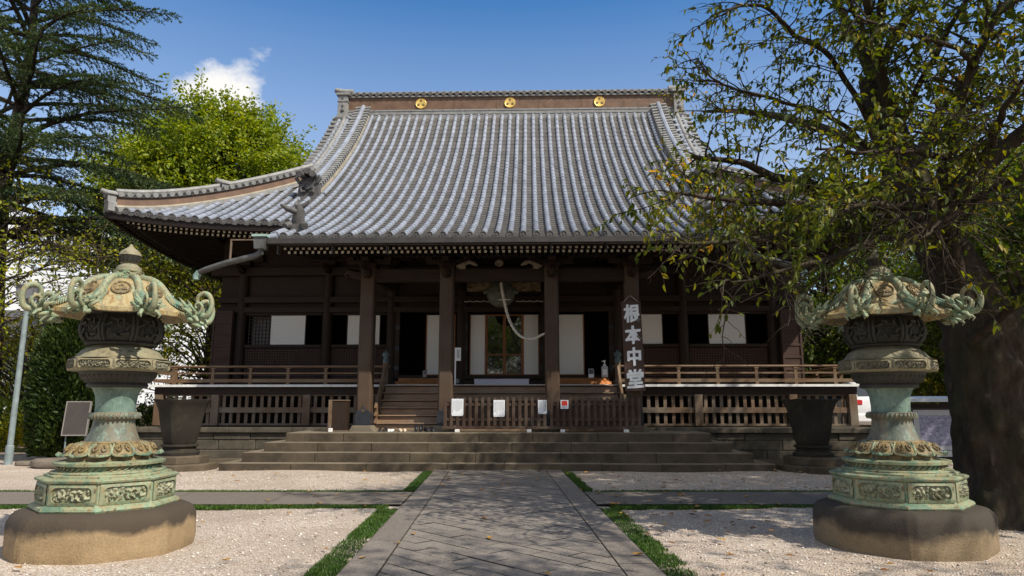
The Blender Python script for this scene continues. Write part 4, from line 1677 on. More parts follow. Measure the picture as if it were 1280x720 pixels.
def make_lantern(loc, label, seed):
    L = thing('bronze_lantern', label, 'lantern', loc, 0, 'bronze lanterns flanking the path')
    r_ = random.Random(seed)
    OCT = R(22.5)
    # stone base: eight rounded blocks
    b = MB()
    rings = []
    for r, z in [(1.02, -.05), (1.04, .02), (1.045, .10), (1.045, .19), (1.045, .28), (1.035, .35), (1.01, .405), (.975, .44), (.92, .462), (.80, .472)]:
        ring = []
        for j in range(192):
            a = 2 * math.pi * j / 192
            q = (a % (math.pi / 4)) - math.pi / 8
            k = math.cos(math.pi / 8) / math.cos(q)
            rr = r * (.30 + .70 * k) * 1.02
            wx, wy = math.cos(a) * 2.2, math.sin(a) * 2.2
            rr += .022 * mnoise(Vector((wx * 1.3 + seed, wy * 1.3, z * 4))) + .009 * mnoise(Vector((wx * 5, wy * 5 + seed, z * 14)))
            if j % 24 == 0 and z < .46:
                rr -= .022
            ring.append((rr * math.cos(a + OCT), rr * math.sin(a + OCT), z))
        rings.append(ring)
    b.rings(rings)
    b.build('stone_base', MT['sandstone'], L, smooth=50)
    # octagonal bronze plinth
    p = MB()
    p.lathe([(.86, .465), (.875, .49), (.865, .515), (.83, .53)], 8, a0=OCT, cap1=False)
    p.lathe([(.83, .53), (.80, .54), (.80, .765), (.83, .775), (.84, .80), (.80, .815)], 8, a0=OCT, cap0=False)
    p.lathe([(.74, .815), (.74, .84), (.69, .85)], 8, a0=OCT, cap0=False)
    p.lathe([(.67, .85), (.67, .868), (.60, .874), (.58, .90), (.58, .93)], 40, cap0=False)
    pl = p.build('plinth', MT['b_green'], L, smooth=30, bevel=.006)
    ap = .80 * math.cos(R(22.5))
    side = 2 * .80 * math.sin(R(22.5))
    fr = MB()
    n = 7
    W2, H2 = side * .94, .215
    inner = stadium(side * .80, .155, n, .06)
    outer = stadium(W2, H2, n, .012)
    m = len(inner)
    vs = [(x, -.006, z) for x, z in outer] + [(x, -.022, z) for x, z in inner] + [(x, .03, z) for x, z in inner]
    fr.add(vs, [(i, (i + 1) % m, m + (i + 1) % m, m + i) for i in range(m)] + [(m + i, m + (i + 1) % m, 2 * m + (i + 1) % m, 2 * m + i) for i in range(m)])
    frame0 = None
    rel0 = None
    for k in range(8):
        a = R(45 * k)
        Mx = Matrix.Rotation(a + R(90), 4, 'Z')
        Mx = Matrix.Translation((math.cos(a) * (ap + .004), math.sin(a) * (ap + .004), .652)) @ Mx
        if frame0 is None:
            frame0 = fr.build('panel_frame', MT['b_green'], pl, smooth=50)
            rl = MB().grid(relief(side * .80, .155, seed, 60, 22, .05))
            rel0 = rl.build('relief_panel', [M_plain('relief_bronze', (.09, .10, .06), .6, .6, 22, col2=(.46, .46, .30), bs=.3)], pl, smooth=60)
            f, rr = frame0, rel0
        else:
            f, rr = frame0.copy(), rel0.copy()
            COL.objects.link(f)
            COL.objects.link(rr)
        f.matrix_local = Mx
        rr.matrix_local = Mx @ Matrix.Translation((0, .012, 0))
    # disc and band of tracery under the lotus
    d = MB()
    d.lathe([(.50, .872), (.50, .93)], 40, 0, cap0=False, cap1=False)
    d.lathe([(.60, .925), (.655, .935), (.66, .965), (.62, .975), (.5, .985)], 64, poly=.25, a0=OCT)
    for k in range(48):
        a = 2 * math.pi * k / 48
        d.tube([(.592 * math.cos(a), .592 * math.sin(a), .885), (.60 * math.cos(a + .05), .60 * math.sin(a + .05), .90), (.592 * math.cos(a + .09), .592 * math.sin(a + .09), .918)], .012, 5, 0)
    d.build('base_disc', MT['b_green'], L, smooth=40)
    # lotus petals turned down
    lo = MB()
    lo.lathe([(.50, .98), (.49, 1.04), (.42, 1.12), (.36, 1.165), (.35, 1.18)], 40, 0)
    lo.lathe([(.365, 1.155), (.385, 1.17), (.365, 1.187)], 40, 0)
    cnt = 12
    for k in range(cnt):
        a = 2 * math.pi * (k + .5) / cnt

        def pt(t, sx, lift=0.0):
            wd = 1.0 if t < .55 else max(0.0, 1 - ((t - .55) / .45) ** 2.6) ** .6
            wd *= .80 + .20 * min(1, t / .5)
            aa = a + sx * wd * (math.pi / cnt) * .97
            r = .37 + .185 * t ** .85
            z = 1.16 - .165 * t ** 1.5
            b = .042 * (1 - sx * sx) * math.sin(math.pi * min(1, .12 + t * .8)) + lift
            c_ = max(0, t - .8) * .45
            return ((r + b * .8 + c_ * .4) * math.cos(aa), (r + b * .8 + c_ * .4) * math.sin(aa), z + b * .55 + c_ * .42)
        lo.grid([[pt(i / 10, j / 5 - 1) for j in range(11)] for i in range(11)], 0)
        rim = [pt(i / 9, -1, .010) for i in range(10)] + [pt(1 - i / 9, 1, .010) for i in range(1, 10)]
        lo.tube(rim, .0125, 5, 1)
        for q in (-1, 1):
            spi = [pt(.46 + .26 * math.sin(u) * (1 - u / 9), q * (.36 + .26 * math.cos(u) * (1 - u / 9)), .012) for u in np.linspace(0, 7, 15)]
            lo.tube(spi, .0105, 5, 0)
        lo.tube([pt(.98, -.4, .0), pt(1.0, 0, .03), pt(.98, .4, .0)], .016, 5, 1)
    lo.build('lotus_pedestal', [MT['b_lotus'], MT['b_green']], L, smooth=70, fix=True)
    # waisted shaft
    s = MB()
    s.lathe([(.355, 1.18), (.335, 1.22), (.30, 1.29), (.275, 1.37), (.268, 1.43)], 40, cap1=False)
    s.lathe([(.268, 1.43), (.30, 1.435), (.325, 1.46), (.325, 1.485), (.30, 1.51), (.262, 1.515)], 40, cap0=False, cap1=False)
    for k in range(36):
        a = 2 * math.pi * k / 36
        s.tube([(.318 * math.cos(a), .318 * math.sin(a), 1.445), (.335 * math.cos(a + .04), .335 * math.sin(a + .04), 1.472), (.318 * math.cos(a + .08), .318 * math.sin(a + .08), 1.50)], .016, 5)
    s.lathe([(.262, 1.515), (.262, 1.60), (.275, 1.70), (.31, 1.77), (.345, 1.80)], 40, 1, cap0=False)
    s.build('shaft', [MT['b_shaft'], MT['b_shaftg']], L, smooth=40)
    c = MB()
    c.lathe([(.33, 1.795), (.36, 1.80), (.37, 1.825), (.355, 1.85), (.38, 1.855), (.43, 1.90), (.46, 1.95), (.47, 1.985)], 48)
    for k in range(40):
        a = 2 * math.pi * k / 40
        c.tube([(.385 * math.cos(a), .385 * math.sin(a), 1.862), (.455 * math.cos(a), .455 * math.sin(a), 1.94)], .012, 5)
    c.build('capital', MT['b_dark'], L, smooth=40)
    # middle platform with relief panels, domed on top
    m_ = MB()
    m_.lathe([(.46, 1.98), (.60, 1.985), (.615, 2.0), (.60, 2.012)], 8, a0=OCT, cap1=False)
    m_.lathe([(.60, 2.012), (.605, 2.09), (.615, 2.115), (.60, 2.13)], 8, a0=OCT, cap0=False, cap1=False)
    m_.lathe([(.605, 2.128), (.54, 2.15), (.51, 2.18), (.47, 2.225), (.42, 2.255), (.36, 2.27), (.35, 2.30)], 48, poly=.45, a0=OCT, cap0=False)
    mp_ = m_.build('lantern_platform', MT['b_mid'], L, smooth=35)
    ap = .603 * math.cos(R(22.5))
    side = 2 * .603 * math.sin(R(22.5))
    f0 = None
    for k in range(8):
        a = R(45 * k)
        Mx = Matrix.Translation((math.cos(a) * (ap + .003), math.sin(a) * (ap + .003), 2.055)) @ Matrix.Rotation(a + R(90), 4, 'Z')
        if f0 is None:
            g = MB()
            inn, out = stadium(side * .90, .092, n, .042), stadium(side * .99, .120, n, .02)
            vs = [(x, -.004, z) for x, z in out] + [(x, -.024, z) for x, z in inn] + [(x, .02, z) for x, z in inn]
            g.add(vs, [(i, (i + 1) % m, m + (i + 1) % m, m + i) for i in range(m)] + [(m + i, m + (i + 1) % m, 2 * m + (i + 1) % m, 2 * m + i) for i in range(m)])
            f0 = f = g.build('panel_frame', MT['b_mid'], mp_, smooth=50)
            r0 = rr = MB().grid(relief(side * .90, .092, seed + 3, 60, 16, .036)).build('relief_panel', [M_plain('relief_bronze_mid', (.10, .10, .075), .6, .6, 24, col2=(.30, .28, .19), bs=.3)], mp_, smooth=60)
        else:
            f, rr = f0.copy(), r0.copy()
            COL.objects.link(f)
            COL.objects.link(rr)
        f.matrix_local = Mx
        rr.matrix_local = Mx @ Matrix.Translation((0, .008, 0))
    # fire box: barrel with ribs and pierced roundels
    fb = MB()
    fb.lathe([(.36, 2.28), (.385, 2.285), (.40, 2.31), (.37, 2.325), (.40, 2.36), (.425, 2.43), (.425, 2.50), (.40, 2.58), (.37, 2.63), (.40, 2.645), (.42, 2.67), (.40, 2.76)], 64, poly=.5)
    for k in range(8):
        a = R(45 * k)
        for q in (-.045, .045):
            fb.tube([((r + .012) * math.cos(a + q), (r + .012) * math.sin(a + q), z) for r, z in ((.375, 2.33), (.412, 2.38), (.435, 2.44), (.435, 2.50), (.412, 2.57), (.375, 2.63))], .02, 6)
        a = R(45 * k + 22.5)
        ca, sa = math.cos(a), math.sin(a)
        for rad, tk in ((.104, .014), (.07, .013), (.032, .015)):
            pts = []
            for t in np.linspace(0, 2 * math.pi, 19):
                x, z = rad * math.cos(t), rad * math.sin(t) * .95
                rr = .405 - .9 * z * z
                wob = .012 * math.sin(t * 5 + k + rad * 70)
                pts.append((rr * ca - (x + wob) * sa, rr * sa + (x + wob) * ca, 2.475 + z + wob))
            fb.tube(pts, tk, 5, 0, cap=False)
        for t in range(7):
            th = t * 2 * math.pi / 7 + k
            x, z = .08 * math.cos(th), .08 * math.sin(th)
            x2, z2 = .15 * math.cos(th + .6), .115 * math.sin(th + .6)
            fb.tube([(.42 * ca - x * sa, .42 * sa + x * ca, 2.475 + z), (.425 * ca - x2 * sa, .425 * sa + x2 * ca, 2.475 + z2)], [.022, .01], 5)
    fb.build('fire_box', MT['b_dark'], L, smooth=50)

    # roof: eight bellied panels meeting at ribs
    prof_c = [(.20, 3.085), (.34, 3.06), (.455, 3.005), (.535, 2.93), (.595, 2.85), (.655, 2.785), (.72, 2.725), (.78, 2.68)]
    prof_v = [(.20, 3.085), (.34, 3.06), (.46, 2.995), (.55, 2.905), (.63, 2.82), (.72, 2.76), (.83, 2.72), (.90, 2.705)]

    def interp(pf, t):
        x = t * (len(pf) - 1)
        i = min(int(x), len(pf) - 2)
        f = x - i
        p0, p1 = pf[max(i - 1, 0)], pf[i]
        p2, p3 = pf[i + 1], pf[min(i + 2, len(pf) - 1)]
        return tuple(.5 * (2 * b + (c - a) * f + (2 * a - 5 * b + 4 * c - d) * f * f + (3 * b - a - 3 * c + d) * f ** 3) for a, b, c, d in zip(p0, p1, p2, p3))

    def rsurf(t, a, lift=0.0):
        q = abs(((a % (math.pi / 4)) - math.pi / 8)) / (math.pi / 8)   # 0 mid-panel, 1 at rib
        w = q ** 3.2
        (rc, zc), (rv, zv) = interp(prof_c, t), interp(prof_v, t)
        r = rc * (1 - w) + rv * w
        z = zc * (1 - w) + zv * w
        return ((r + lift * .6) * math.cos(a), (r + lift * .6) * math.sin(a), z + lift)
    rf = MB()
    rings = []
    na = 8 * 18
    AA = [2 * math.pi * j / na for j in range(na)]
    for i in range(25):
        rings.append([rsurf(i / 24, a) for a in AA])

    def offs(ring, dr, dz):
        return [(x * (1 + dr / math.hypot(x, y)), y * (1 + dr / math.hypot(x, y)), z + dz) for x, y, z in ring]
    last = rings[-1]
    rings.append(offs(last, .018, -.004))
    rings.append(offs(last, .018, -.05))
    rings.append(offs(last, -.01, -.058))
    rings.append(offs(last, -.09, -.02))
    rings.append([(.5 * math.cos(a), .5 * math.sin(a), 2.74) for a in AA])
    rings.append([(.3 * math.cos(a), .3 * math.sin(a), 2.69) for a in AA])
    rf.rings(list(reversed(rings)), 0, True, True)
    roof_ = rf.build('lantern_roof', MT['b_roof'], L, smooth=45)
    rib0 = None
    for k in range(8):
        if rib0 is None:
            g = MB()
            pts, rad = [], []
            for i in range(19):
                t = i / 18 * .97
                x, y, z = rsurf(t, 0.0)
                x = math.hypot(x, y)
                pts.append((x, 0, z + .02))
                rad.append(.046 + .014 * t)
            g.tube(pts, rad, 9, up=(0, 1, 0))
            # scales on the lower half: short combs either side
            for i in range(15):
                t = .50 + .47 * i / 14
                x, y, z = rsurf(t, 0.0)
                x = math.hypot(x, y)
                for sg in (-1, 1):
                    g.tube([(x, sg * .035, z + .045), (x + .004, sg * .07, z + .024), (x + .008, sg * .085, z - .004)], [.012, .013, .006], 5)
            # outer scroll
            sc_ = [(.90, 2.72), (.99, 2.68), (1.08, 2.655), (1.16, 2.66), (1.205, 2.74), (1.205, 2.83), (1.16, 2.905), (1.085, 2.925), (1.02, 2.89), (1.005, 2.83), (1.045, 2.795), (1.085, 2.82)]
            fine = [interp([(a, b) for a, b in sc_], t) for t in np.linspace(0, 1, 40)]
            g.tube([(a, 0, b) for a, b in fine], [.043 - .02 * t for t in np.linspace(0, 1, 40)], 9, up=(0, 1, 0))
            for sg in (-1, 1):
                sc2 = [(.95, 2.70), (1.03, 2.66), (1.10, 2.69), (1.125, 2.76), (1.08, 2.80), (1.03, 2.775), (1.045, 2.735)]
                fine = [interp(sc2, t) for t in np.linspace(0, 1, 22)]
                g.tube([(a - .02, sg * (.05 + .012 * i / 22), b) for i, (a, b) in enumerate(fine)], [.026 - .012 * t for t in np.linspace(0, 1, 22)], 7, up=(0, 1, 0))
                # whiskers, horns and jaw of the beast
                g.tube([(.86, sg * .03, 2.70), (.90, sg * .075, 2.745), (.86, sg * .11, 2.80), (.80, sg * .12, 2.86)], [.028, .026, .02, .006], 6)
                g.tube([(.92, sg * .05, 2.66), (.97, sg * .11, 2.665), (.94, sg * .165, 2.71), (.88, sg * .18, 2.73)], [.03, .028, .02, .006], 6)
                g.tube([(.98, sg * .05, 2.64), (1.05, sg * .10, 2.62), (1.09, sg * .12, 2.58), (1.07, sg * .1, 2.55)], [.03, .026, .018, .006], 6)
                g.tube([(.90, sg * .05, 2.63), (.96, sg * .09, 2.60), (1.02, sg * .085, 2.585)], [.03, .03, .012], 6)
                g.tube([(.84, sg * .045, 2.72), (.885, sg * .045, 2.735)], [.03, .035], 7)
                g.tube([(1.0, sg * .06, 2.70), (1.0, sg * .13, 2.735), (.96, sg * .17, 2.78)], [.022, .02, .005], 5)
            g.tube([(.90, 0, 2.68), (.98, 0, 2.63), (1.06, 0, 2.61)], [.045, .042, .015], 7)
            for q in range(14):
                aa = q * 2.4
                b0 = Vector((.93 + .10 * math.cos(q * 1.7), .07 * math.sin(aa), 2.68 + .03 * math.sin(q * 2.9)))
                g.tube([b0, b0 + Vector((.04 * math.cos(q), .05 * math.sin(aa), .03 * math.cos(aa))), b0 + Vector((-.02 + .07 * math.cos(q), .075 * math.sin(aa), .055 * math.cos(aa) + .01))], [.016, .014, .003], 5)
            rib0 = o = g.build('roof_scroll', MT['b_green'], roof_, smooth=60)
        else:
            o = rib0.copy()
            COL.objects.link(o)
        o.matrix_local = Matrix.Rotation(R(45 * k), 4, 'Z')
    # medallions on the panels
    md0 = None
    for k in range(8):
        a = R(45 * k + 22.5)
        p0, p1 = Vector(rsurf(.42, a)), Vector(rsurf(.46, a))
        tang = (p0 - p1).normalized()
        side_ = Vector((-math.sin(a), math.cos(a), 0))
        nrm = side_.cross(tang).normalized()
        if nrm.z < 0:
            nrm = -nrm
        xax = tang.cross(nrm)
        Mx = Matrix((xax, tang, nrm)).transposed().to_4x4()
        Mx.translation = (p0 + p1) / 2
        if md0 is None:
            g = MB()
            rg = lambda r, z, e=1.0: [(r * math.cos(t) * 1.12, r * math.sin(t), z) for t in np.linspace(0, 2 * math.pi, 29)[:-1]]
            g.rings([rg(.108, -.03), rg(.108, .012), rg(.098, .02), rg(.088, .012), rg(.086, .002), rg(.01, .006)], 0, False, True)
            for q in range(3):
                b_ = R(90 + 120 * q)
                cb, sb = math.cos(b_), math.sin(b_)
                pts0, pts1 = [], []
                for u in np.linspace(0, 2 * math.pi, 19)[:-1]:
                    lx = .030 * (16 * math.sin(u) ** 3) / 16
                    lz = .034 * (13 * math.cos(u) - 5 * math.cos(2 * u) - 2 * math.cos(3 * u) - math.cos(4 * u)) / 16
                    lz = -lz + .043
                    x, y = lx * sb + lz * cb, lz * sb - lx * cb
                    pts0.append((x * 1.1, y, .004))
                    pts1.append((x * 1.05, y * .96, .016))
                g.rings([pts0, pts1], 0, False, True)
            md0 = o = g.build('medallion', MT['b_lotus'], roof_, smooth=40, fix=True)
        else:
            o = md0.copy()
            COL.objects.link(o)
        o.matrix_local = Mx
    # collar with openwork, neck and jewel finial
    f = MB()
    f.lathe([(.20, 3.07), (.215, 3.08), (.215, 3.10), (.195, 3.105), (.185, 3.17), (.20, 3.175), (.205, 3.19), (.17, 3.20)], 40, 0)
    for k in range(8):
        a = R(45 * k + 22.5)
        ca, sa = math.cos(a), math.sin(a)
        pts = [((.197) * ca - .05 * math.cos(t) * sa, .197 * sa + .05 * math.cos(t) * ca, 3.138 + .026 * math.sin(t)) for t in np.linspace(0, 2 * math.pi, 15)]
        f.tube(pts, .011, 5, 0, cap=False)
        f.add([((.1925) * ca - .045 * math.cos(t) * sa, .1925 * sa + .045 * math.cos(t) * ca, 3.138 + .022 * math.sin(t)) for t in np.linspace(0, 2 * math.pi, 13)[:-1]], [tuple(range(12))], 2)
        f.tube([(.197 * ca - .02 * sa, .197 * sa + .02 * ca, 3.13), (.199 * ca + .02 * sa, .199 * sa - .02 * ca, 3.145)], .010, 5, 0)
    f.lathe([(.17, 3.20), (.165, 3.24), (.12, 3.27), (.105, 3.29), (.125, 3.30)], 32, 1, cap0=False)
    f.lathe([(.095, 3.295), (.115, 3.31), (.13, 3.36), (.14, 3.39), (.135, 3.395)], 32, 2)
    for k in range(16):
        a = 2 * math.pi * k / 16
        f.tube([(.105 * math.cos(a), .105 * math.sin(a), 3.305), (.138 * math.cos(a), .138 * math.sin(a), 3.385)], .014, 5, 2)
    f.lathe([(.13, 3.392), (.15, 3.40), (.145, 3.425), (.12, 3.455), (.08, 3.485), (.04, 3.51), (.012, 3.55), (.0, 3.56)], 32, 1, cap1=False)
    f.build('finial', [MT['b_green'], MT['b_mid'], MT['b_dark']], L, smooth=40)
    K = {'stone_base': 1.03, 'shaft': .92, 'fire_box': 1.14, 'finial': .95, 'lantern_roof': .98}
    for ch in kids(L):
        k = .875 * K.get(ch.name.split('.')[0], 1.0)
        ch.scale = (k, k, 1)
        if ch.name.startswith('finial'):
            ch.location = (0, 0, .194)
            ch.scale = (k, k, .94)
    return L


lan = make_lantern((-4.66, 8.15, 0), 'tall green bronze lantern on a sandstone foot, with a rounded clipped conifer behind it', 21)
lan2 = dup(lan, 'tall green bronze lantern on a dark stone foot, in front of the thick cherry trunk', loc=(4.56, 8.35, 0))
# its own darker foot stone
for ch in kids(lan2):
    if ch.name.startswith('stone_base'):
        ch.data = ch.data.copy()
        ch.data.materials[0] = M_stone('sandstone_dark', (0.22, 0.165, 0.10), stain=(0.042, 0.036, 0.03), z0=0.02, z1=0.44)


# ================================================================== iron urns
def make_urn(x, y, label):
    p = HW(x, y, 0)
    U = thing('water_urn', label, 'urn', p, HRZ, 'dark urns beside the terrace steps')
    b = MB()
    b.lathe([(.92, -.03), (.92, .14), (.88, .16)], 8, a0=R(22.5))
    b.lathe([(.70, .16), (.70, .33), (.66, .35)], 8, a0=R(22.5))
    b.build('stone_foot', MT['stone_step'], U, bevel=.015)
    b = MB()
    b.lathe([(.47, .35), (.48, .42), (.44, .44), (.40, .47), (.38, .52), (.40, .56), (.44, .57), (.44, .60), (.41, .62)], 40, cap0=False)
    b.build('pedestal', MT['urn'], U, smooth=35)
    b = MB()
    rings = []
    pr = [(.40, .62), (.44, .70), (.50, .95), (.55, 1.20), (.60, 1.45), (.68, 1.62), (.755, 1.70), (.76, 1.725), (.70, 1.73), (.62, 1.62), (.55, 1.45), (.50, 1.3)]
    for i, (r, z) in enumerate(pr):
        ring = []
        for j in range(64):
            a = 2 * math.pi * j / 64
            q = abs(((a % (math.pi / 4)) - math.pi / 8)) / (math.pi / 8)
            rr = r * (1 + (.075 * (q ** 2 - .4) if i < 9 else 0))
            zz = z + (.02 * (q ** 2) if 5 <= i <= 8 else 0)
            ring.append((rr * math.cos(a), rr * math.sin(a), zz))
        rings.append(ring)
    b.rings(rings)
    b.build('bowl', MT['urn'], U, smooth=40).scale = (.91, .91, 1)
    return U


make_urn(-8.0, -2.5, 'dark flared urn on a stepped stone foot, beside the green clipped conifer')
make_urn(7.85, -2.5, 'dark mossy flared urn on a stepped stone foot, nearest the cherry tree')


# ================================================================== slatted barriers before the stairs
def make_barrier(x0, x1, y, label, seed):
    r_ = random.Random(seed)
    B = thing('slat_barrier', label, 'barrier', HW((x0 + x1) / 2, y, .868), HRZ, 'slatted barriers before the stairs')
    w = (x1 - x0)
    s = MB()
    n = int(round(w / .165))
    for i in range(n):
        x = -w / 2 + .05 + (w - .1) * i / (n - 1)
        h = .93 + r_.uniform(-.008, .008)
        s.prism([(x - .042, .16), (x + .042, .16), (x + .042, h - .03), (x + .018, h), (x - .018, h), (x - .042, h - .03)], 1, -.012, .012)
    for z in (.30, .70):
        s.box(-w / 2 + .04, w / 2 - .04, .013, .05, z, z + .07)
    s.build('slats', MT['wood_fence'], B, bevel=.004)
    b = MB()
    b.box(-w / 2 + .03, w / 2 - .03, .052, .07, .17, .80)
    b.build('back_boards', MT['wood_fence'], B)
    b = MB()
    b.box(-w / 2 - .04, w / 2 + .04, -.05, .06, .08, .155)
    b.build('bottom_rail', MT['wood_fence'], B, bevel=.008)
    for q in (-.36, .33):
        f = MB()
        f.cbox((w * q, -.02, .04), (.12, .3, .078))
        f.build('foot', MT['white_edge'], B, bevel=.01)
    return B


BY = -1.2
make_barrier(-1.48, 1.32, BY, 'long dark slatted barrier with three pale notices, before the central stairs', 3)
make_barrier(1.40, 3.86, BY, 'shorter dark slatted barrier with one red notice, under the hanging signboard', 4)


def px_hall(px, py, ly):
    "hall-frame x, z of photo pixel px, py at hall depth ly"
    p = W(px, py, 20 + ly)
    q = HM.inverted() @ p
    return q.x, p.z


def make_notice(px0, px1, py0, py1, label, seed, red=False, side_bar=False):
    y = BY - .016
    xa, za = px_hall(px0, py0, y)
    xb, zb = px_hall(px1, py1, y)
    w, h = xb - xa, za - zb
    o = thing('notice_sheet', label, 'notice', HW((xa + xb) / 2, y, zb), HRZ, None if red else 'white notices hung on the barrier')
    s = MB()
    s.box(-w / 2, w / 2, -.008, 0, 0, h)
    if not red:
        s.box(-w / 2 + .01, w / 2 - .015, -.004, .001, -.03, .01)
    s.build('sheet', MT['paper'], o)
    r_ = random.Random(seed)
    t = MB()
    if red:
        t.box(-w * .36, w * .36, -.0095, -.008, h * .36, h * .90, 1)
        for k in range(2):
            zz = h * (.24 - .13 * k)
            x = -w * .36
            while x < w * .34:
                x2 = x + r_.uniform(.012, .03)
                t.box(x, min(x2, w * .36), -.0095, -.008, zz, zz + h * .05, 0)
                x = x2 + .008
    elif side_bar:
        for k in range(2):
            x = w * (.14 + .18 * k)
            z = h * .9
            while z > h * .15:
                z2 = z - r_.uniform(.014, .03)
                t.box(x, x + .022, -.0095, -.008, z2, z, 0)
                z = z2 - .01
        for k in range(3):
            x = -w * .36 + k * w * .15
            z = h * .88
            while z > h * .3:
                z2 = z - r_.uniform(.006, .012)
                t.box(x, x + .009, -.0095, -.008, z2, z, 0)
                z = z2 - .007
    else:
        nc = 9
        for k in range(nc):
            x = w * (.38 - .78 * k / (nc - 1))
            z = h * r_.uniform(.88, .92)
            end = h * r_.uniform(.1, .4)
            while z > end:
                z2 = z - r_.uniform(.006, .014)
                t.box(x - .005, x + .005, -.0095, -.008, z2, z, 0)
                z = z2 - .007
    t.build('lettering', [MT['ink'], MT['red']], o)


make_notice(564.5, 579, 498.5, 518.5, 'white typed notice at the far end of the barrier, next to the wooden stairs', 1)
make_notice(617, 631, 500, 519.5, 'white typed notice in the middle of the long barrier', 2)
make_notice(672.5, 683.5, 500, 516, 'narrow white notice with bold vertical writing near the red notice', 3, side_bar=True)
make_notice(700.5, 710.5, 500, 511, 'small white notice with a big red square', 4, red=True)


# ================================================================== hanging signboard 根本中堂
def text_mesh(body, size, extrude=.004, offset=.0):
    cu = bpy.data.curves.new('lettering', 'FONT')
    cu.body = body
    cu.size = size
    cu.extrude = extrude
    cu.offset = offset
    cu.align_x = 'CENTER'
    cu.resolution_u = 4
    o = bpy.data.objects.new('lettering_source', cu)
    COL.objects.link(o)
    dg = bpy.context.evaluated_depsgraph_get()
    me = bpy.data.meshes.new_from_object(o.evaluated_get(dg))
    bpy.data.objects.remove(o)
    return me


def build_sign():
    y = -0.98
    xa, zt = px_hall(779, 377, y)
    xb, zb = px_hall(805, 489, y)
    w, h = xb - xa, zt - zb
    S = thing('hanging_signboard', 'tall dark board with four large white characters hung on the porch column', 'signboard', HW((xa + xb) / 2, y, zb), HRZ)
    S.rotation_euler = (R(-2.0), R(-1.0), HRZ)
    b = MB()
    b.box(-w / 2 - .02, w / 2 + .02, -.03, .03, 0, h)
    b.build('board', MT['wood_sign'], S, bevel=.008)
    wi = MB()
    wi.tube([(-.2, 0, h), (0, .1, h + .2), (.2, 0, h)], .008, 6)
    wi.build('hanging_wire', MT['rope'], S)
    step = h / 4.12
    for i, ch in enumerate('根本中堂'):
        me = text_mesh(ch, .52, .006, .009)
        co = np.empty(len(me.vertices) * 3, dtype=np.float32)
        me.vertices.foreach_get('co', co)
        co = co.reshape(-1, 3)
        cx, cy = (co[:, 0].min() + co[:, 0].max()) / 2, (co[:, 1].min() + co[:, 1].max()) / 2
        sx, sy = .44 / (co[:, 0].max() - co[:, 0].min()), .50 / (co[:, 1].max() - co[:, 1].min())
        if ch == '中':
            sx *= .82
        X, Yv, Zv = (co[:, 0] - cx) * sx, co[:, 2].copy(), (co[:, 1] - cy) * sy
        Zv = Zv + X * .05
        out = np.stack([X + .012, -.031 - (Yv + .006), Zv + h - step * (i + .56)], 1)
        # thicken the brush strokes: the glyph laid down again beside itself
        nv, fs = len(out), [list(p.vertices) for p in me.polygons]
        sh = [(0, 0), (.008, .003), (-.008, -.003), (.004, -.007), (-.004, .007), (.012, .010), (-.012, -.010)]
        V = np.concatenate([out + np.array([dx, -.0006 * q, dz]) for q, (dx, dz) in enumerate(sh)])
        F = [[v + nv * q for v in f] for q in range(len(sh)) for f in fs]
        me = bpy.data.meshes.new('lettering')
        me.from_pydata(V.tolist(), [], F)
        me.materials.clear()
        me.materials.append(MT['white'])
        me.update()
        o = bpy.data.objects.new('lettering', me)
        COL.objects.link(o)
        o.parent = S


build_sign()


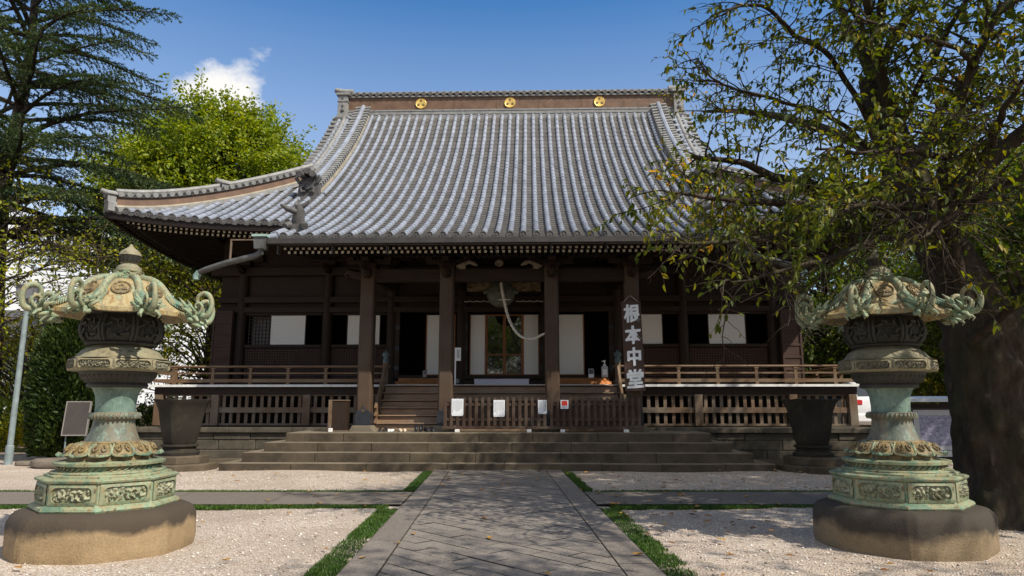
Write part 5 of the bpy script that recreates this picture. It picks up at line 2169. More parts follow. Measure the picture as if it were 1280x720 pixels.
# ================================================================== gong, rope
def build_gong():
    y = .5
    cx, cz = px_hall(626, 367, y)
    G = thing('temple_gong', 'round greenish bronze gong with flared ears hanging over the central doors', 'gong', HW(cx, y, cz), HRZ)
    g = MB()
    pr = [(.0, -.17), (.10, -.17), (.12, -.155), (.20, -.15), (.22, -.135), (.32, -.12), (.40, -.06), (.43, -.02), (.43, .02), (.40, .06), (.2, .15), (.0, .17)]
    rings = []
    for r, d in pr:
        rings.append([(max(r, .003) * math.cos(t), d, max(r, .003) * math.sin(t)) for t in np.linspace(0, 2 * math.pi, 41)[:-1]])
    g.rings(rings, 0, True, True)
    for k in range(14):
        t = 2 * math.pi * k / 14
        g.tube([(.12 * math.cos(t), -.16, .12 * math.sin(t)), (.39 * math.cos(t), -.075, .39 * math.sin(t))], [.012, .02], 5)
    g.build('gong_drum', MT['bronze_gong'], G, smooth=40)
    for sx in (-1, 1):
        e = MB()
        e.tube([(sx * .38, 0, .05), (sx * .46, -.02, .06), (sx * .53, -.03, .03)], [.07, .09, .06], 8)
        e.build('gong_ear', MT['bronze_gong'], G, smooth=50)
        e = MB()
        e.tube([(sx * .2, 0, .38), (sx * .22, 0, 1.0)], .015, 6)
        e.build('hanging_chain', MT['iron'], G)
    pts = [(626, 350, .2), (627.5, 362, .22), (630, 375, .2), (634, 392, .12), (640, 407, .0), (648, 418, -.12), (658, 423.5, -.25), (668, 423.5, -.35), (677, 419, -.43), (684, 416, -.48)]
    P = []
    for px, py, ly in pts:
        x, z = px_hall(px, py, ly)
        P.append(HW(x, ly, z))
    # smooth it
    Q = []
    for i in range(len(P) - 1):
        a, b, c, d = P[max(i - 1, 0)], P[i], P[i + 1], P[min(i + 2, len(P) - 1)]
        for f in np.linspace(0, 1, 6)[:-1]:
            Q.append(.5 * (2 * b + (c - a) * f + (2 * a - 5 * b + 4 * c - d) * f * f + (3 * b - a - 3 * c + d) * f ** 3))
    Q.append(P[-1])
    o = MB()
    o.tube([q for q in Q], .036, 10)
    # twist of the lay
    n = len(Q)
    for ph in range(3):
        o.tube([q + Vector((.024 * math.cos(i * 1.1 + ph * 2.1), .0, .0)) + Vector((0, -.024 * math.sin(i * 1.1 + ph * 2.1), 0)) for i, q in enumerate(Q)], .028, 7)
    o.tube([Q[10] + Vector((-.16, -.03, .0)), Q[10] + Vector((.2, -.03, .01))], .016, 6)
    r = o.build('bell_rope', MT['rope'], None, smooth=60)
    tag(r, 'thick pale rope looping down from the gong and tied to the porch column', 'rope')


build_gong()


# ================================================================== small things at the hall
def at_hall(px, py, ly):
    x, z = px_hall(px, py, ly)
    return HW(x, ly, z)


def build_small():
    # sign box on a white stake beside the inner column
    x0, zt = px_hall(569.2, 443, .9)
    S = thing('white_sign_stake', 'thin white stake with a small white sign box beside the inner porch column', 'sign', HW(x0, .9, FZ), HRZ)
    m = MB()
    m.box(-.02, .02, -.02, .02, 0, 1.12)
    m.build('stake', MT['white'], S)
    m = MB()
    m.box(-.0, .17, -.045, .0, .72, 1.12)
    m.build('sign_box', MT['white'], S, bevel=.006)
    m = MB()
    for k in range(3):
        m.box(.05 + .03 * k, .062 + .03 * k, -.047, -.045, .80, 1.06)
    m.build('lettering', MT['ink'], S)
    # long pale board lying before the central doors
    xa, z = px_hall(593, 476, 1.4)
    xb, _ = px_hall(661, 476, 1.4)
    B = thing('offering_box', 'long low pale box on the veranda floor before the central doors', 'box', HW((xa + xb) / 2, 1.5, FZ), HRZ)
    w = xb - xa
    m = MB()
    m.box(-w / 2, w / 2, -.15, .15, .0, .17)
    m.build('box_body', M_plain('pale_lilac_board', (.60, .58, .62), .6, .06, 3), B, bevel=.01)
    m = MB()
    m.box(-w / 2 - .015, w / 2 + .015, -.165, .165, .17, .19)
    m.build('box_lid', M_plain('pale_lilac_lid', (.66, .64, .67), .6, .06, 3), B, bevel=.004)
    # framed notices on the door steps
    for px0, px1, py0, py1, lab, light in ((527.5, 533.5, 460, 470, 'small framed notice standing in the doorway at the head of the stairs', False),
                                           (735.5, 742, 460, 471, 'small black and white framed notice standing beside the pump bottle', True)):
        x0, zb = px_hall(px0, py1, 2.3)
        x1, zt = px_hall(px1, py0, 2.3)
        F = thing('framed_notice', lab, 'notice', HW((x0 + x1) / 2, 2.3, FZ + .26), HRZ)
        w, h = x1 - x0, (zt - zb)
        m = MB()
        m.box(-w / 2, w / 2, -.01, .01, 0, h)
        m.build('notice_frame', MT['iron'] if not light else MT['paper'], F, bevel=.004)
        m = MB()
        if light:
            m.box(-w * .45, w * .45, -.013, -.011, h * .42, h * .95)
        else:
            m.box(-w * .38, w * .38, -.013, -.011, h * .1, h * .9)
            m.box(-w * .25, w * .25, -.016, -.013, h * .5, h * .75, 1)
        m.build('print', [MT['ink'] if light else M_plain('pinkish_print', (.4, .3, .27), .6, .1), MT['ink']], F)
    # pump bottle
    x, zb = px_hall(755.5, 467.5, 2.35)
    P = thing('pump_bottle', 'clear white sanitiser pump bottle at the dark doorway', 'bottle', HW(x, 2.35, FZ + .27), HRZ)
    m = MB()
    m.box(-.105, .105, -.06, .06, 0, .36)
    m.build('bottle_body', M_plain('milky_plastic', (.42, .44, .46), .3, .1, 3), P, bevel=.025)
    m = MB()
    m.box(-.07, .07, -.063, -.061, .08, .26)
    m.build('print', MT['paper'], P)
    m = MB()
    m.tube([(0, 0, .36), (0, 0, .42)], .05, 12)
    m.tube([(0, 0, .42), (0, 0, .52)], .018, 8)
    m.tube([(-.09, 0, .515), (.04, 0, .535)], [.014, .03], 8)
    m.build('pump_cap', MT['paper'], P, smooth=40)
    # two round floodlights at the foot of the posts
    for px, py, ly, lab in ((571.5, 475, 1.9, 'small round black floodlight at the foot of the white sign stake'), (771, 475, 1.9, 'small round black floodlight beside the orange bundle')):
        x, z = px_hall(px, py, ly)
        F = thing('floodlight', lab, 'floodlight', HW(x, ly, FZ), HRZ)
        m = MB()
        m.lathe([(.09, 0), (.095, .05), (.09, .16)], 20)
        Mx = Matrix.Translation((0, .05, .14)) @ Matrix.Rotation(R(90), 4, 'X')
        m.build('lamp_housing', MT['black'], F, smooth=40, M=Mx)
        m = MB()
        m.lathe([(.078, .158), (.07, .166), (.02, .17)], 20)
        m.build('lens', M_plain('lamp_glass', (.25, .25, .24), .1, .1), F, smooth=40, M=Mx)
        m = MB()
        m.box(-.1, .1, -.02, .06, 0, .02)
        m.box(-.11, -.095, -.01, .05, .01, .15)
        m.box(.095, .11, -.01, .05, .01, .15)
        m.build('bracket', MT['iron'], F)
    x, z = px_hall(754, 476, 1.7)
    m = MB()
    rows = []
    for i in range(13):
        row = []
        for j in range(17):
            u, v = i / 12 * 2 - 1, j / 16 * 2 - 1
            hh = max(0, (1 - u * u) * (1 - v * v)) ** .5 * (.16 + .05 * math.sin(v * 9 + u * 3) + .03 * math.sin(u * 11 + v * 5))
            row.append((v * .24, u * .14, hh))
        rows.append(row)
    m.grid(rows)
    o = m.build('orange_lump', MT['orange_brown'], None, smooth=60)  # plain uneven orange lump, no particular object
    o.location = HW(x, 1.75, FZ + .002)
    o.rotation_euler = (0, 0, HRZ)
    tag(o, 'uneven orange brown bundle on the veranda beside the right-hand floodlight', 'lump')

    # wooden stand board beside the outer column
    x0, zb = px_hall(408, 532, -1.0)
    x1, zt = px_hall(437, 496.5, -1.0)
    w, h = x1 - x0, .86
    B = thing('wooden_stand', 'upright dark wooden box standing on the terrace beside the outer porch column', 'stand', HW((x0 + x1) / 2, -.8, .872), HRZ)
    m = MB()
    m.box(-w / 2 + .1, w / 2 - .16, -.2, .2, .03, h - .03, 0)
    m.build('box_panel', MT['wood_dark'], B, bevel=.006)
    m = MB()
    m.box(-w / 2, -w / 2 + .1, -.22, .22, 0, h, 0)
    m.build('side_board', MT['wood_post'], B, bevel=.006)
    m = MB()
    m.box(-w / 2 + .1, w / 2 - .1, -.22, .22, h - .03, h, 0)
    m.box(-w / 2 + .1, w / 2 - .1, -.22, .22, 0, .03, 0)
    m.build('top_board', MT['wood_post'], B, bevel=.006)
    m = MB()
    m.box(w / 2 - .16, w / 2 - .11, -.2, .2, .03, h - .03)
    m.build('side_board', MT['wood_dark'], B, bevel=.006)
    o = MB().box(-.05, .05, -.05, .05, 0, .1).build('white_block', MT['white_edge'], None, bevel=.01)
    o.location = at_hall(411.5, 537, -1.35).xy.to_3d() + Vector((0, 0, .874))
    tag(o, 'small white block on the terrace edge before the wooden stand', 'block')


build_small()


# ================================================================== shoes at the foot of the stairs
def build_shoes():
    def shoe_mesh():
        s = MB()
        def sec(y, w, h, zb=.0):
            return [(w * math.cos(t), y, max(zb, zb + h * (.5 + .55 * math.sin(t)))) for t in np.linspace(0, 2 * math.pi, 15)[:-1]]
        s.rings([sec(-.135, .02, .04), sec(-.125, .036, .055), sec(-.08, .046, .07), sec(-.02, .046, .085), sec(.04, .038, .09), (sec(.09, .034, .10)), sec(.13, .028, .10), sec(.14, .012, .09)])
        s.rings([[(a * .028, .075 + b * .055, .085) for a, b in [(math.cos(t), math.sin(t)) for t in np.linspace(0, 2 * math.pi, 13)[:-1]]], [(a * .033, .08 + b * .06, .112) for a, b in [(math.cos(t), math.sin(t)) for t in np.linspace(0, 2 * math.pi, 13)[:-1]]]], 1, False, True)
        return s
    pairs = [(474, 480, 534, 'black', 'flat black shoe of the pair nearest the stair handrail', .0, .04),
             (485.5, 489.5, 533.5, 'white', 'small white slipper between black and beige shoes', .0, .04),
             (499, 505, 534, 'beige', 'beige leather shoe of the pair in mid row', .35, .04),
             (519.5, 525.5, 532, 'black', 'tall black boot of the pair standing up in the row', .0, .12),
             (533, 540, 534.5, 'iron', 'dark grey shoe of the pair nearest the inner column', .5, .04)]
    for i, (a, b, py, mt, lab, tilt, up) in enumerate(pairs):
        for px in (a, b):
            s = shoe_mesh()
            o = s.build('shoe', [MT[mt], MT['black']], None, smooth=60)
            x, z = px_hall(px, py, -1.02)
            o.location = HW(x, -.98, .872)
            o.rotation_euler = (0, 0, HRZ + tilt + (.12 if px == a else -.1))
            if i == 3:
                o.scale = (1.1, .95, 1.9)
            elif i == 1:
                o.scale = (.85, .8, .8)
            tag(o, lab, 'shoe', 'shoes left at the foot of the stairs')


build_shoes()


# ================================================================== left side: information board, lamp, stones
def build_left():
    p = W(96, 577, 19.6)
    B = thing('information_board', 'blank brownish metal information board on two thin legs before the clipped conifer', 'information board', (p.x, 19.4, 0), R(0))
    m = MB()
    Mx = Matrix.Translation((0, 0, 1.22)) @ Matrix.Rotation(R(-6), 4, 'X')
    m.box(-.33, .33, -.02, .02, -.46, .46, 0, Mx)
    bo = m.build('board_plate', MT['steel'], B, bevel=.008)
    m = MB()
    for (a, b, c, d) in ((-.35, .35, .445, .475), (-.35, .35, -.475, -.445)):
        m.box(a, b, -.028, .028, c, d, 0, Mx)
    for a in (-.35, .32):
        m.box(a, a + .03, -.028, .028, -.444, .444, 0, Mx)
    m.build('board_frame', M_plain('frame_metal', (.30, .27, .24), .4, .1, metal=.4), B)
    for sx in (-1, 1):
        m = MB()
        m.tube([(sx * .27, .03, 0), (sx * .27, .03, .80)], .02, 8)
        m.build('leg', MT['pole'], B, smooth=40)
    p = W(10, 580, 18.9)
    Lm = thing('street_lamp', 'pale blue grey lamp post with a square dark head', 'lamp post', (p.x, 18.9, 0), 0)
    m = MB()
    m.tube([(0, 0, -.05), (0, 0, .5), (0, 0, .52), (0, 0, 4.5)], [.10, .10, .075, .065], 14)
    m.build('lamp_pole', MT['pole'], Lm, smooth=40)
    m = MB()
    m.prism([(-.2, 4.5), (.2, 4.5), (.24, 4.86), (-.24, 4.86)], 1, -.2, .2, 0)
    m.box(-.27, .27, -.25, .25, 4.86, 4.92, 0)
    m.build('lamp_head', M_plain('lamp_head_grey', (.16, .16, .17), .5, .2), Lm, bevel=.01)
    # flat stones
    r_ = random.Random(9)
    for (px, py, sx, sy, h, lab) in ((66, 587, .95, .5, .24, 'large flat brown stone lying before the clipped conifer'), (104, 580, .5, .35, .22, 'smaller brown stone tucked behind the lantern foot'), (28, 583, .4, .3, .12, 'low brown stone nearest the lamp post')):
        p = W(px, py, 17.6)
        P = []
        rings = []
        for k, (f, z) in enumerate(((.9, -.05), (1.02, .25), (1.0, .7), (.86, .95), (.5, 1.0), (.05, 1.02))):
            ring = []
            for j in range(24):
                a = 2 * math.pi * j / 24
                rr = f * (1 + .09 * math.sin(a * 2 + px) + .06 * math.sin(a * 5 + px * 2) + .03 * math.sin(a * 9 + k))
                ring.append((sx * rr * math.cos(a), sy * rr * math.sin(a), h * z * (1 + .08 * math.sin(a * 3 + px))))
            rings.append(ring)
        o = MB().rings(rings).build('flat_stone', MT['rock'], None, smooth=45)
        yy = CAMZ / math.tan(math.atan((py - 360) / 853.33) - PITCH)
        q = W(px, py, yy)
        o.location = (q.x, yy + sy, 0)
        tag(o, lab, 'stone', 'flat stones by the clipped conifer')


build_left()


# ================================================================== right side: display case, car, wall
def build_right():
    Y = 16.2
    x0 = W(1136, 540, Y).x
    D = thing('display_case', 'long dark roofed notice case with pale posters behind the cherry trunk', 'notice case', (x0, Y, 0), R(-3))
    Ln = 5.2
    m = MB()
    m.box(0, Ln, .0, .10, .3, 1.62)
    m.build('back_board', M_plain('case_brown', (.055, .04, .034), .6, .2, 3), D)
    for x in (-.04, 2.5, Ln - .04):
        m = MB()
        m.box(x, x + .1, -.06, .14, -.05, 1.66)
        m.build('post', M_plain('case_post', (.07, .055, .048), .6, .2, 3), D, bevel=.008)
    m = MB()
    m.prism([(-.32, 1.66), (.36, 1.70), (.36, 1.80), (-.32, 1.74)], 0, -.2, Ln + .2)
    m.build('canopy', M_plain('case_canopy_white', (.62, .65, .68), .5, .08, 3), D, bevel=.008)
    m = MB()
    m.box(0, Ln, -.02, .0, .3, .42)
    m.box(0, Ln, -.02, .0, 1.52, 1.6)
    m.build('case_frame', MT['wood_dark_h'], D)
    # posters: a mono ink landscape and text sheets
    mt, t, b, L_ = new_mat('ink_landscape')
    f = noise_fac(t, 3.2, 9, 0.78, (1, 1, 2.3))
    f2 = noise_fac(t, 16, 6, 0.7, (1, 1, 1.5))
    c = ramp(t, f, [(0.36, (.52, .50, .60)), (.46, (.20, .17, .30)), (.52, (.50, .48, .58)), (.6, (.26, .23, .36)), (.7, (.5, .48, .57))])
    c = mixc(t, .5, c, ramp(t, f2, [(.4, (.12, .10, .2)), (.6, (.6, .58, .66))]))
    L_(c, b.inputs['Base Color'])
    for xa, xb, lab in ((.12, 1.42, 1), (2.72, 4.6, 0)):
        m = MB()
        m.box(xa, xb, -.035, -.021, .42, 1.48)
        ps = m.build('poster', M_plain('poster_paper', (.58, .56, .55), .5, .05, 3), D)
        m = MB()
        m.box(xa + .12, xb - .1, -.037, -.0355, .66, 1.36)
        m.build('picture', mt, ps)
        m = MB()
        m.box(xa + .16, xa + .36, -.037, -.0355, .52, .545, 0)
        for k in range(14):
            m.box(xa + .5 + k * .045, xa + .525 + k * .045, -.037, -.0355, .55, .575, 1)
        m.build('lettering', [MT['red'], MT['ink']], ps)

    # parked car seen from behind, beyond the terrace corner
    y_ = MB()
    y_.box(11.75, 26, 21.6, 60, -.1, .62)
    structure(y_.build('raised_yard', MT['earth']))
    C_ = thing('parked_car', 'white car with red tail lamps parked beyond the corner of the veranda', 'car', (12.95, 26.4, .62), R(-3))
    C_.scale = (1, 1, 1.18)
    def sec(y, w, zb, zt, wt):
        return [(-w, y, zb), (-w, y, zb + .35), (-w * .99, y, zb + .62), (-wt, y, zt - .06), (-wt * .9, y, zt), (wt * .9, y, zt), (wt, y, zt - .06), (w * .99, y, zb + .62), (w, y, zb + .35), (w, y, zb)]
    m = MB()
    m.rings([sec(-2.05, .78, .32, .98, .70), sec(-2.0, .84, .24, 1.05, .74), sec(-1.75, .86, .22, 1.42, .66), sec(-1.2, .87, .22, 1.52, .64), sec(0, .87, .22, 1.52, .64), sec(.5, .87, .22, 1.40, .66), sec(1.1, .86, .22, .98, .76), sec(1.9, .83, .22, .88, .74), sec(2.1, .74, .3, .75, .66)])
    m.build('car_body', MT['car_white'], C_, smooth=35, bevel=.03)
    m = MB()
    m.add([(-.62, -1.99, 1.08), (.62, -1.99, 1.08), (.54, -1.80, 1.38), (-.54, -1.80, 1.38)], [(0, 1, 2, 3)])
    m.build('rear_window', MT['car_glass'], C_)
    m = MB()
    for sx in (-1, 1):
        m.add([(sx * .845, -1.5, 1.0), (sx * .845, .8, 1.0), (sx * .69, .35, 1.40), (sx * .685, -1.4, 1.42)], [(0, 1, 2, 3)])
    m.build('side_window', MT['car_glass'], C_)
    for sx in (-1, 1):
        m = MB()
        a, b_ = sorted((sx * .50, sx * .85))
        m.box(a, b_, -2.07, -1.93, .82, .98)
        m.build('tail_lamp', MT['tail_red'], C_, bevel=.03)
        for yy in (-1.3, 1.3):
            m = MB()
            Mx = Matrix.Translation((sx * .78, yy, .31)) @ Matrix.Rotation(R(90), 4, 'Y')
            m.lathe([(.2, -.1), (.30, -.09), (.31, 0), (.30, .09), (.2, .1)], 24)
            wh = m.build('wheel', MT['black'], C_, smooth=40, M=Mx)
    m = MB()
    m.box(-.78, .78, -2.1, -2.0, .32, .56)
    m.build('bumper', MT['car_white'], C_, bevel=.04)
    m = MB()
    m.box(-.26, .26, -2.115, -2.1, .60, .72)
    m.build('number_plate', MT['paper'], C_)


build_right()


# ================================================================== fallen leaves
def build_fallen():
    n = 260
    x = np.concatenate([rng.uniform(1.5, 7.5, 170), rng.uniform(-6.5, 1.5, 90)])
    y = np.concatenate([rng.uniform(6.3, 17.0, 170), rng.uniform(6.5, 17, 90)])
    V, F = [], []
    for i in range(n):
        if rng.random() < .25 and x[i] < 1.4:
            continue
        a = rng.uniform(0, 6.28)
        s = rng.uniform(.034, .066)
        z = .045 + rng.uniform(0, .012)
        c, sn = math.cos(a), math.sin(a)
        o = len(V)
        for lx, ly, lz in ((-1.1, 0, .1), (-.3, .55, .35), (.6, .45, .3), (1.2, 0, .15), (.6, -.45, .25), (-.3, -.55, .4), (0, 0, 0)):
            V.append((x[i] + s * (lx * c - ly * sn), y[i] + s * (lx * sn + ly * c), z + s * lz * rng.uniform(.3, 1.3)))
        F += [(o + 6, o + k, o + (k + 1) % 6) for k in range(6)]
    o = np_mesh('fallen_leaves', np.array(V), np.array(F), MT['fallen'])
    o['kind'] = 'stuff'
    tag(o, 'scattered brown and yellow fallen leaves on the gravel and path', 'leaves')


build_fallen()


def build_pebbles():
    n = 9000
    x = rng.uniform(-8.5, 8.5, n)
    y = rng.uniform(6.2, 16.8, n) ** 1.0
    u = x - .065 + .024 * y
    keep = (np.abs(u) > 1.95) & ~((y > 10.9) & (y < 13.3)) & (((x + 4.66) ** 2 + (y - 8.15) ** 2) > .9) & (((x - 4.56) ** 2 + (y - 8.35) ** 2) > .9)
    x, y = x[keep], y[keep]
    n = len(x)
    r = rng.uniform(.008, .019, n)
    base = np.array([(1, 0, 0), (0, 1, 0), (-1, 0, 0), (0, -1, 0), (0, 0, .75), (0, 0, -.4)], float)
    V = base[None] * r[:, None, None] * rng.uniform(.6, 1.4, (n, 6, 3))
    a = rng.uniform(0, 6.28, n)
    c, s_ = np.cos(a)[:, None], np.sin(a)[:, None]
    V = np.stack([V[..., 0] * c - V[..., 1] * s_, V[..., 0] * s_ + V[..., 1] * c, V[..., 2]], -1)
    gz = .012 * np.sin(x * 1.7 + y * .6) + .01 * np.sin(y * 2.3 - x)
    V += np.stack([x, y, gz + .006], 1)[:, None, :]
    F = np.array([(0, 1, 4), (1, 2, 4), (2, 3, 4), (3, 0, 4), (1, 0, 5), (2, 1, 5), (3, 2, 5), (0, 3, 5)])
    F = (np.arange(n)[:, None, None] * 6 + F[None]).reshape(-1, 3)
    m, t, b, L = new_mat('loose_pebbles')
    g = N(t, 'ShaderNodeNewGeometry')
    L(ramp(t, g.outputs['Random Per Island'], [(0, (.22, .17, .13)), (.3, (.5, .42, .34)), (.7, (.68, .6, .5)), (1, (.82, .78, .72))]), b.inputs['Base Color'])
    b.inputs['Roughness'].default_value = .9
    o = np_mesh('gravel', V.reshape(-1, 3), F, m)
    o['kind'] = 'stuff'
    tag(o, 'loose pale pebbles lying on the gravel court', 'gravel')


build_pebbles()
# ================================================================== vegetation
def unit(a):
    return a / np.maximum(np.linalg.norm(a, axis=-1, keepdims=True), 1e-9)


class Wood:
    "collects branch tubes as arrays"
    def __init__(s):
        s.V, s.F, s.n = [], [], 0

    def tube(s, pts, rad, n=6):
        pts = np.asarray(pts, float)
        rad = np.asarray(rad, float)
        k = len(pts)
        d = np.gradient(pts, axis=0)
        d = unit(d)
        ref = np.array([0.31, 0.17, 0.93]) if abs(d[0, 2]) < .8 else np.array([1., .2, 0])
        a = unit(np.cross(d, ref))
        b = np.cross(d, a)
        th = np.arange(n) * 2 * np.pi / n
        ring = (np.cos(th)[None, :, None] * a[:, None, :] + np.sin(th)[None, :, None] * b[:, None, :]) * rad[:, None, None] + pts[:, None, :]
        s.V.append(ring.reshape(-1, 3))
        i = np.arange(k - 1)[:, None] * n
        j = np.arange(n)[None, :]
        j2 = (j + 1) % n
        F = np.stack([i + j, i + j2, i + n + j2, i + n + j], -1).reshape(-1, 4) + s.n
        s.F.append(F)
        s.n += k * n

    def build(s, name, mat, parent, smooth=True):
        return np_mesh(name, np.concatenate(s.V), np.concatenate(s.F), mat, parent, smooth)


def leaf_mesh(name, P, D, Nn, L, Wd, mat, parent, fold=.25, curl=.15):
    "each leaf two folded quads: base, two shoulders either side, tip"
    n = len(P)
    D = unit(D)
    S = unit(np.cross(D, Nn))
    Nn = np.cross(S, D)
    L = np.broadcast_to(L, n)[:, None]
    Wd = np.broadcast_to(Wd, n)[:, None]
    base = P
    tip = P + D * L - Nn * L * curl
    m1, m2 = P + D * L * .30, P + D * L * .68 - Nn * L * curl * .4
    up = Nn * Wd * fold
    V = np.stack([base, m1 - S * Wd * .5 + up, m2 - S * Wd * .38 + up * .8, tip, m2 + S * Wd * .38 + up * .8, m1 + S * Wd * .5 + up], 1).reshape(-1, 3)
    o = np.arange(n)[:, None] * 6
    F = np.concatenate([o + np.array([[0, 1, 2, 3]]), o + np.array([[0, 3, 4, 5]])], 1).reshape(-1, 4)
    return np_mesh(name, V, F, mat, parent)


def tri_mesh(name, P, D, S, L, Wd, mat, parent):
    "slim needle sprays, one kite each"
    n = len(P)
    D = unit(D)
    S = unit(S)
    L = np.broadcast_to(L, n)[:, None]
    Wd = np.broadcast_to(Wd, n)[:, None]
    V = np.stack([P, P + D * L * .4 - S * Wd * .5, P + D * L, P + D * L * .4 + S * Wd * .5], 1).reshape(-1, 3)
    F = np.arange(4 * n).reshape(-1, 4)
    return np_mesh(name, V, F, mat, parent)


def curve(pts, n):
    pts = [np.asarray(p, float) for p in pts]
    out = []
    k = len(pts)
    for i in range(k - 1):
        a, b, c, d = pts[max(i - 1, 0)], pts[i], pts[i + 1], pts[min(i + 2, k - 1)]
        for f in np.linspace(0, 1, n, endpoint=False):
            out.append(.5 * (2 * b + (c - a) * f + (2 * a - 5 * b + 4 * c - d) * f * f + (3 * b - a - 3 * c + d) * f ** 3))
    out.append(pts[-1])
    return np.array(out)


def walk(p, d, length, steps, wander, grav, r_):
    pts = [p]
    d = d / np.linalg.norm(d)
    for i in range(steps):
        d = d + r_.normal(0, wander, 3) + np.array([0, 0, grav])
        d = d / np.linalg.norm(d)
        p = p + d * length / steps
        pts.append(p)
    return np.array(pts)


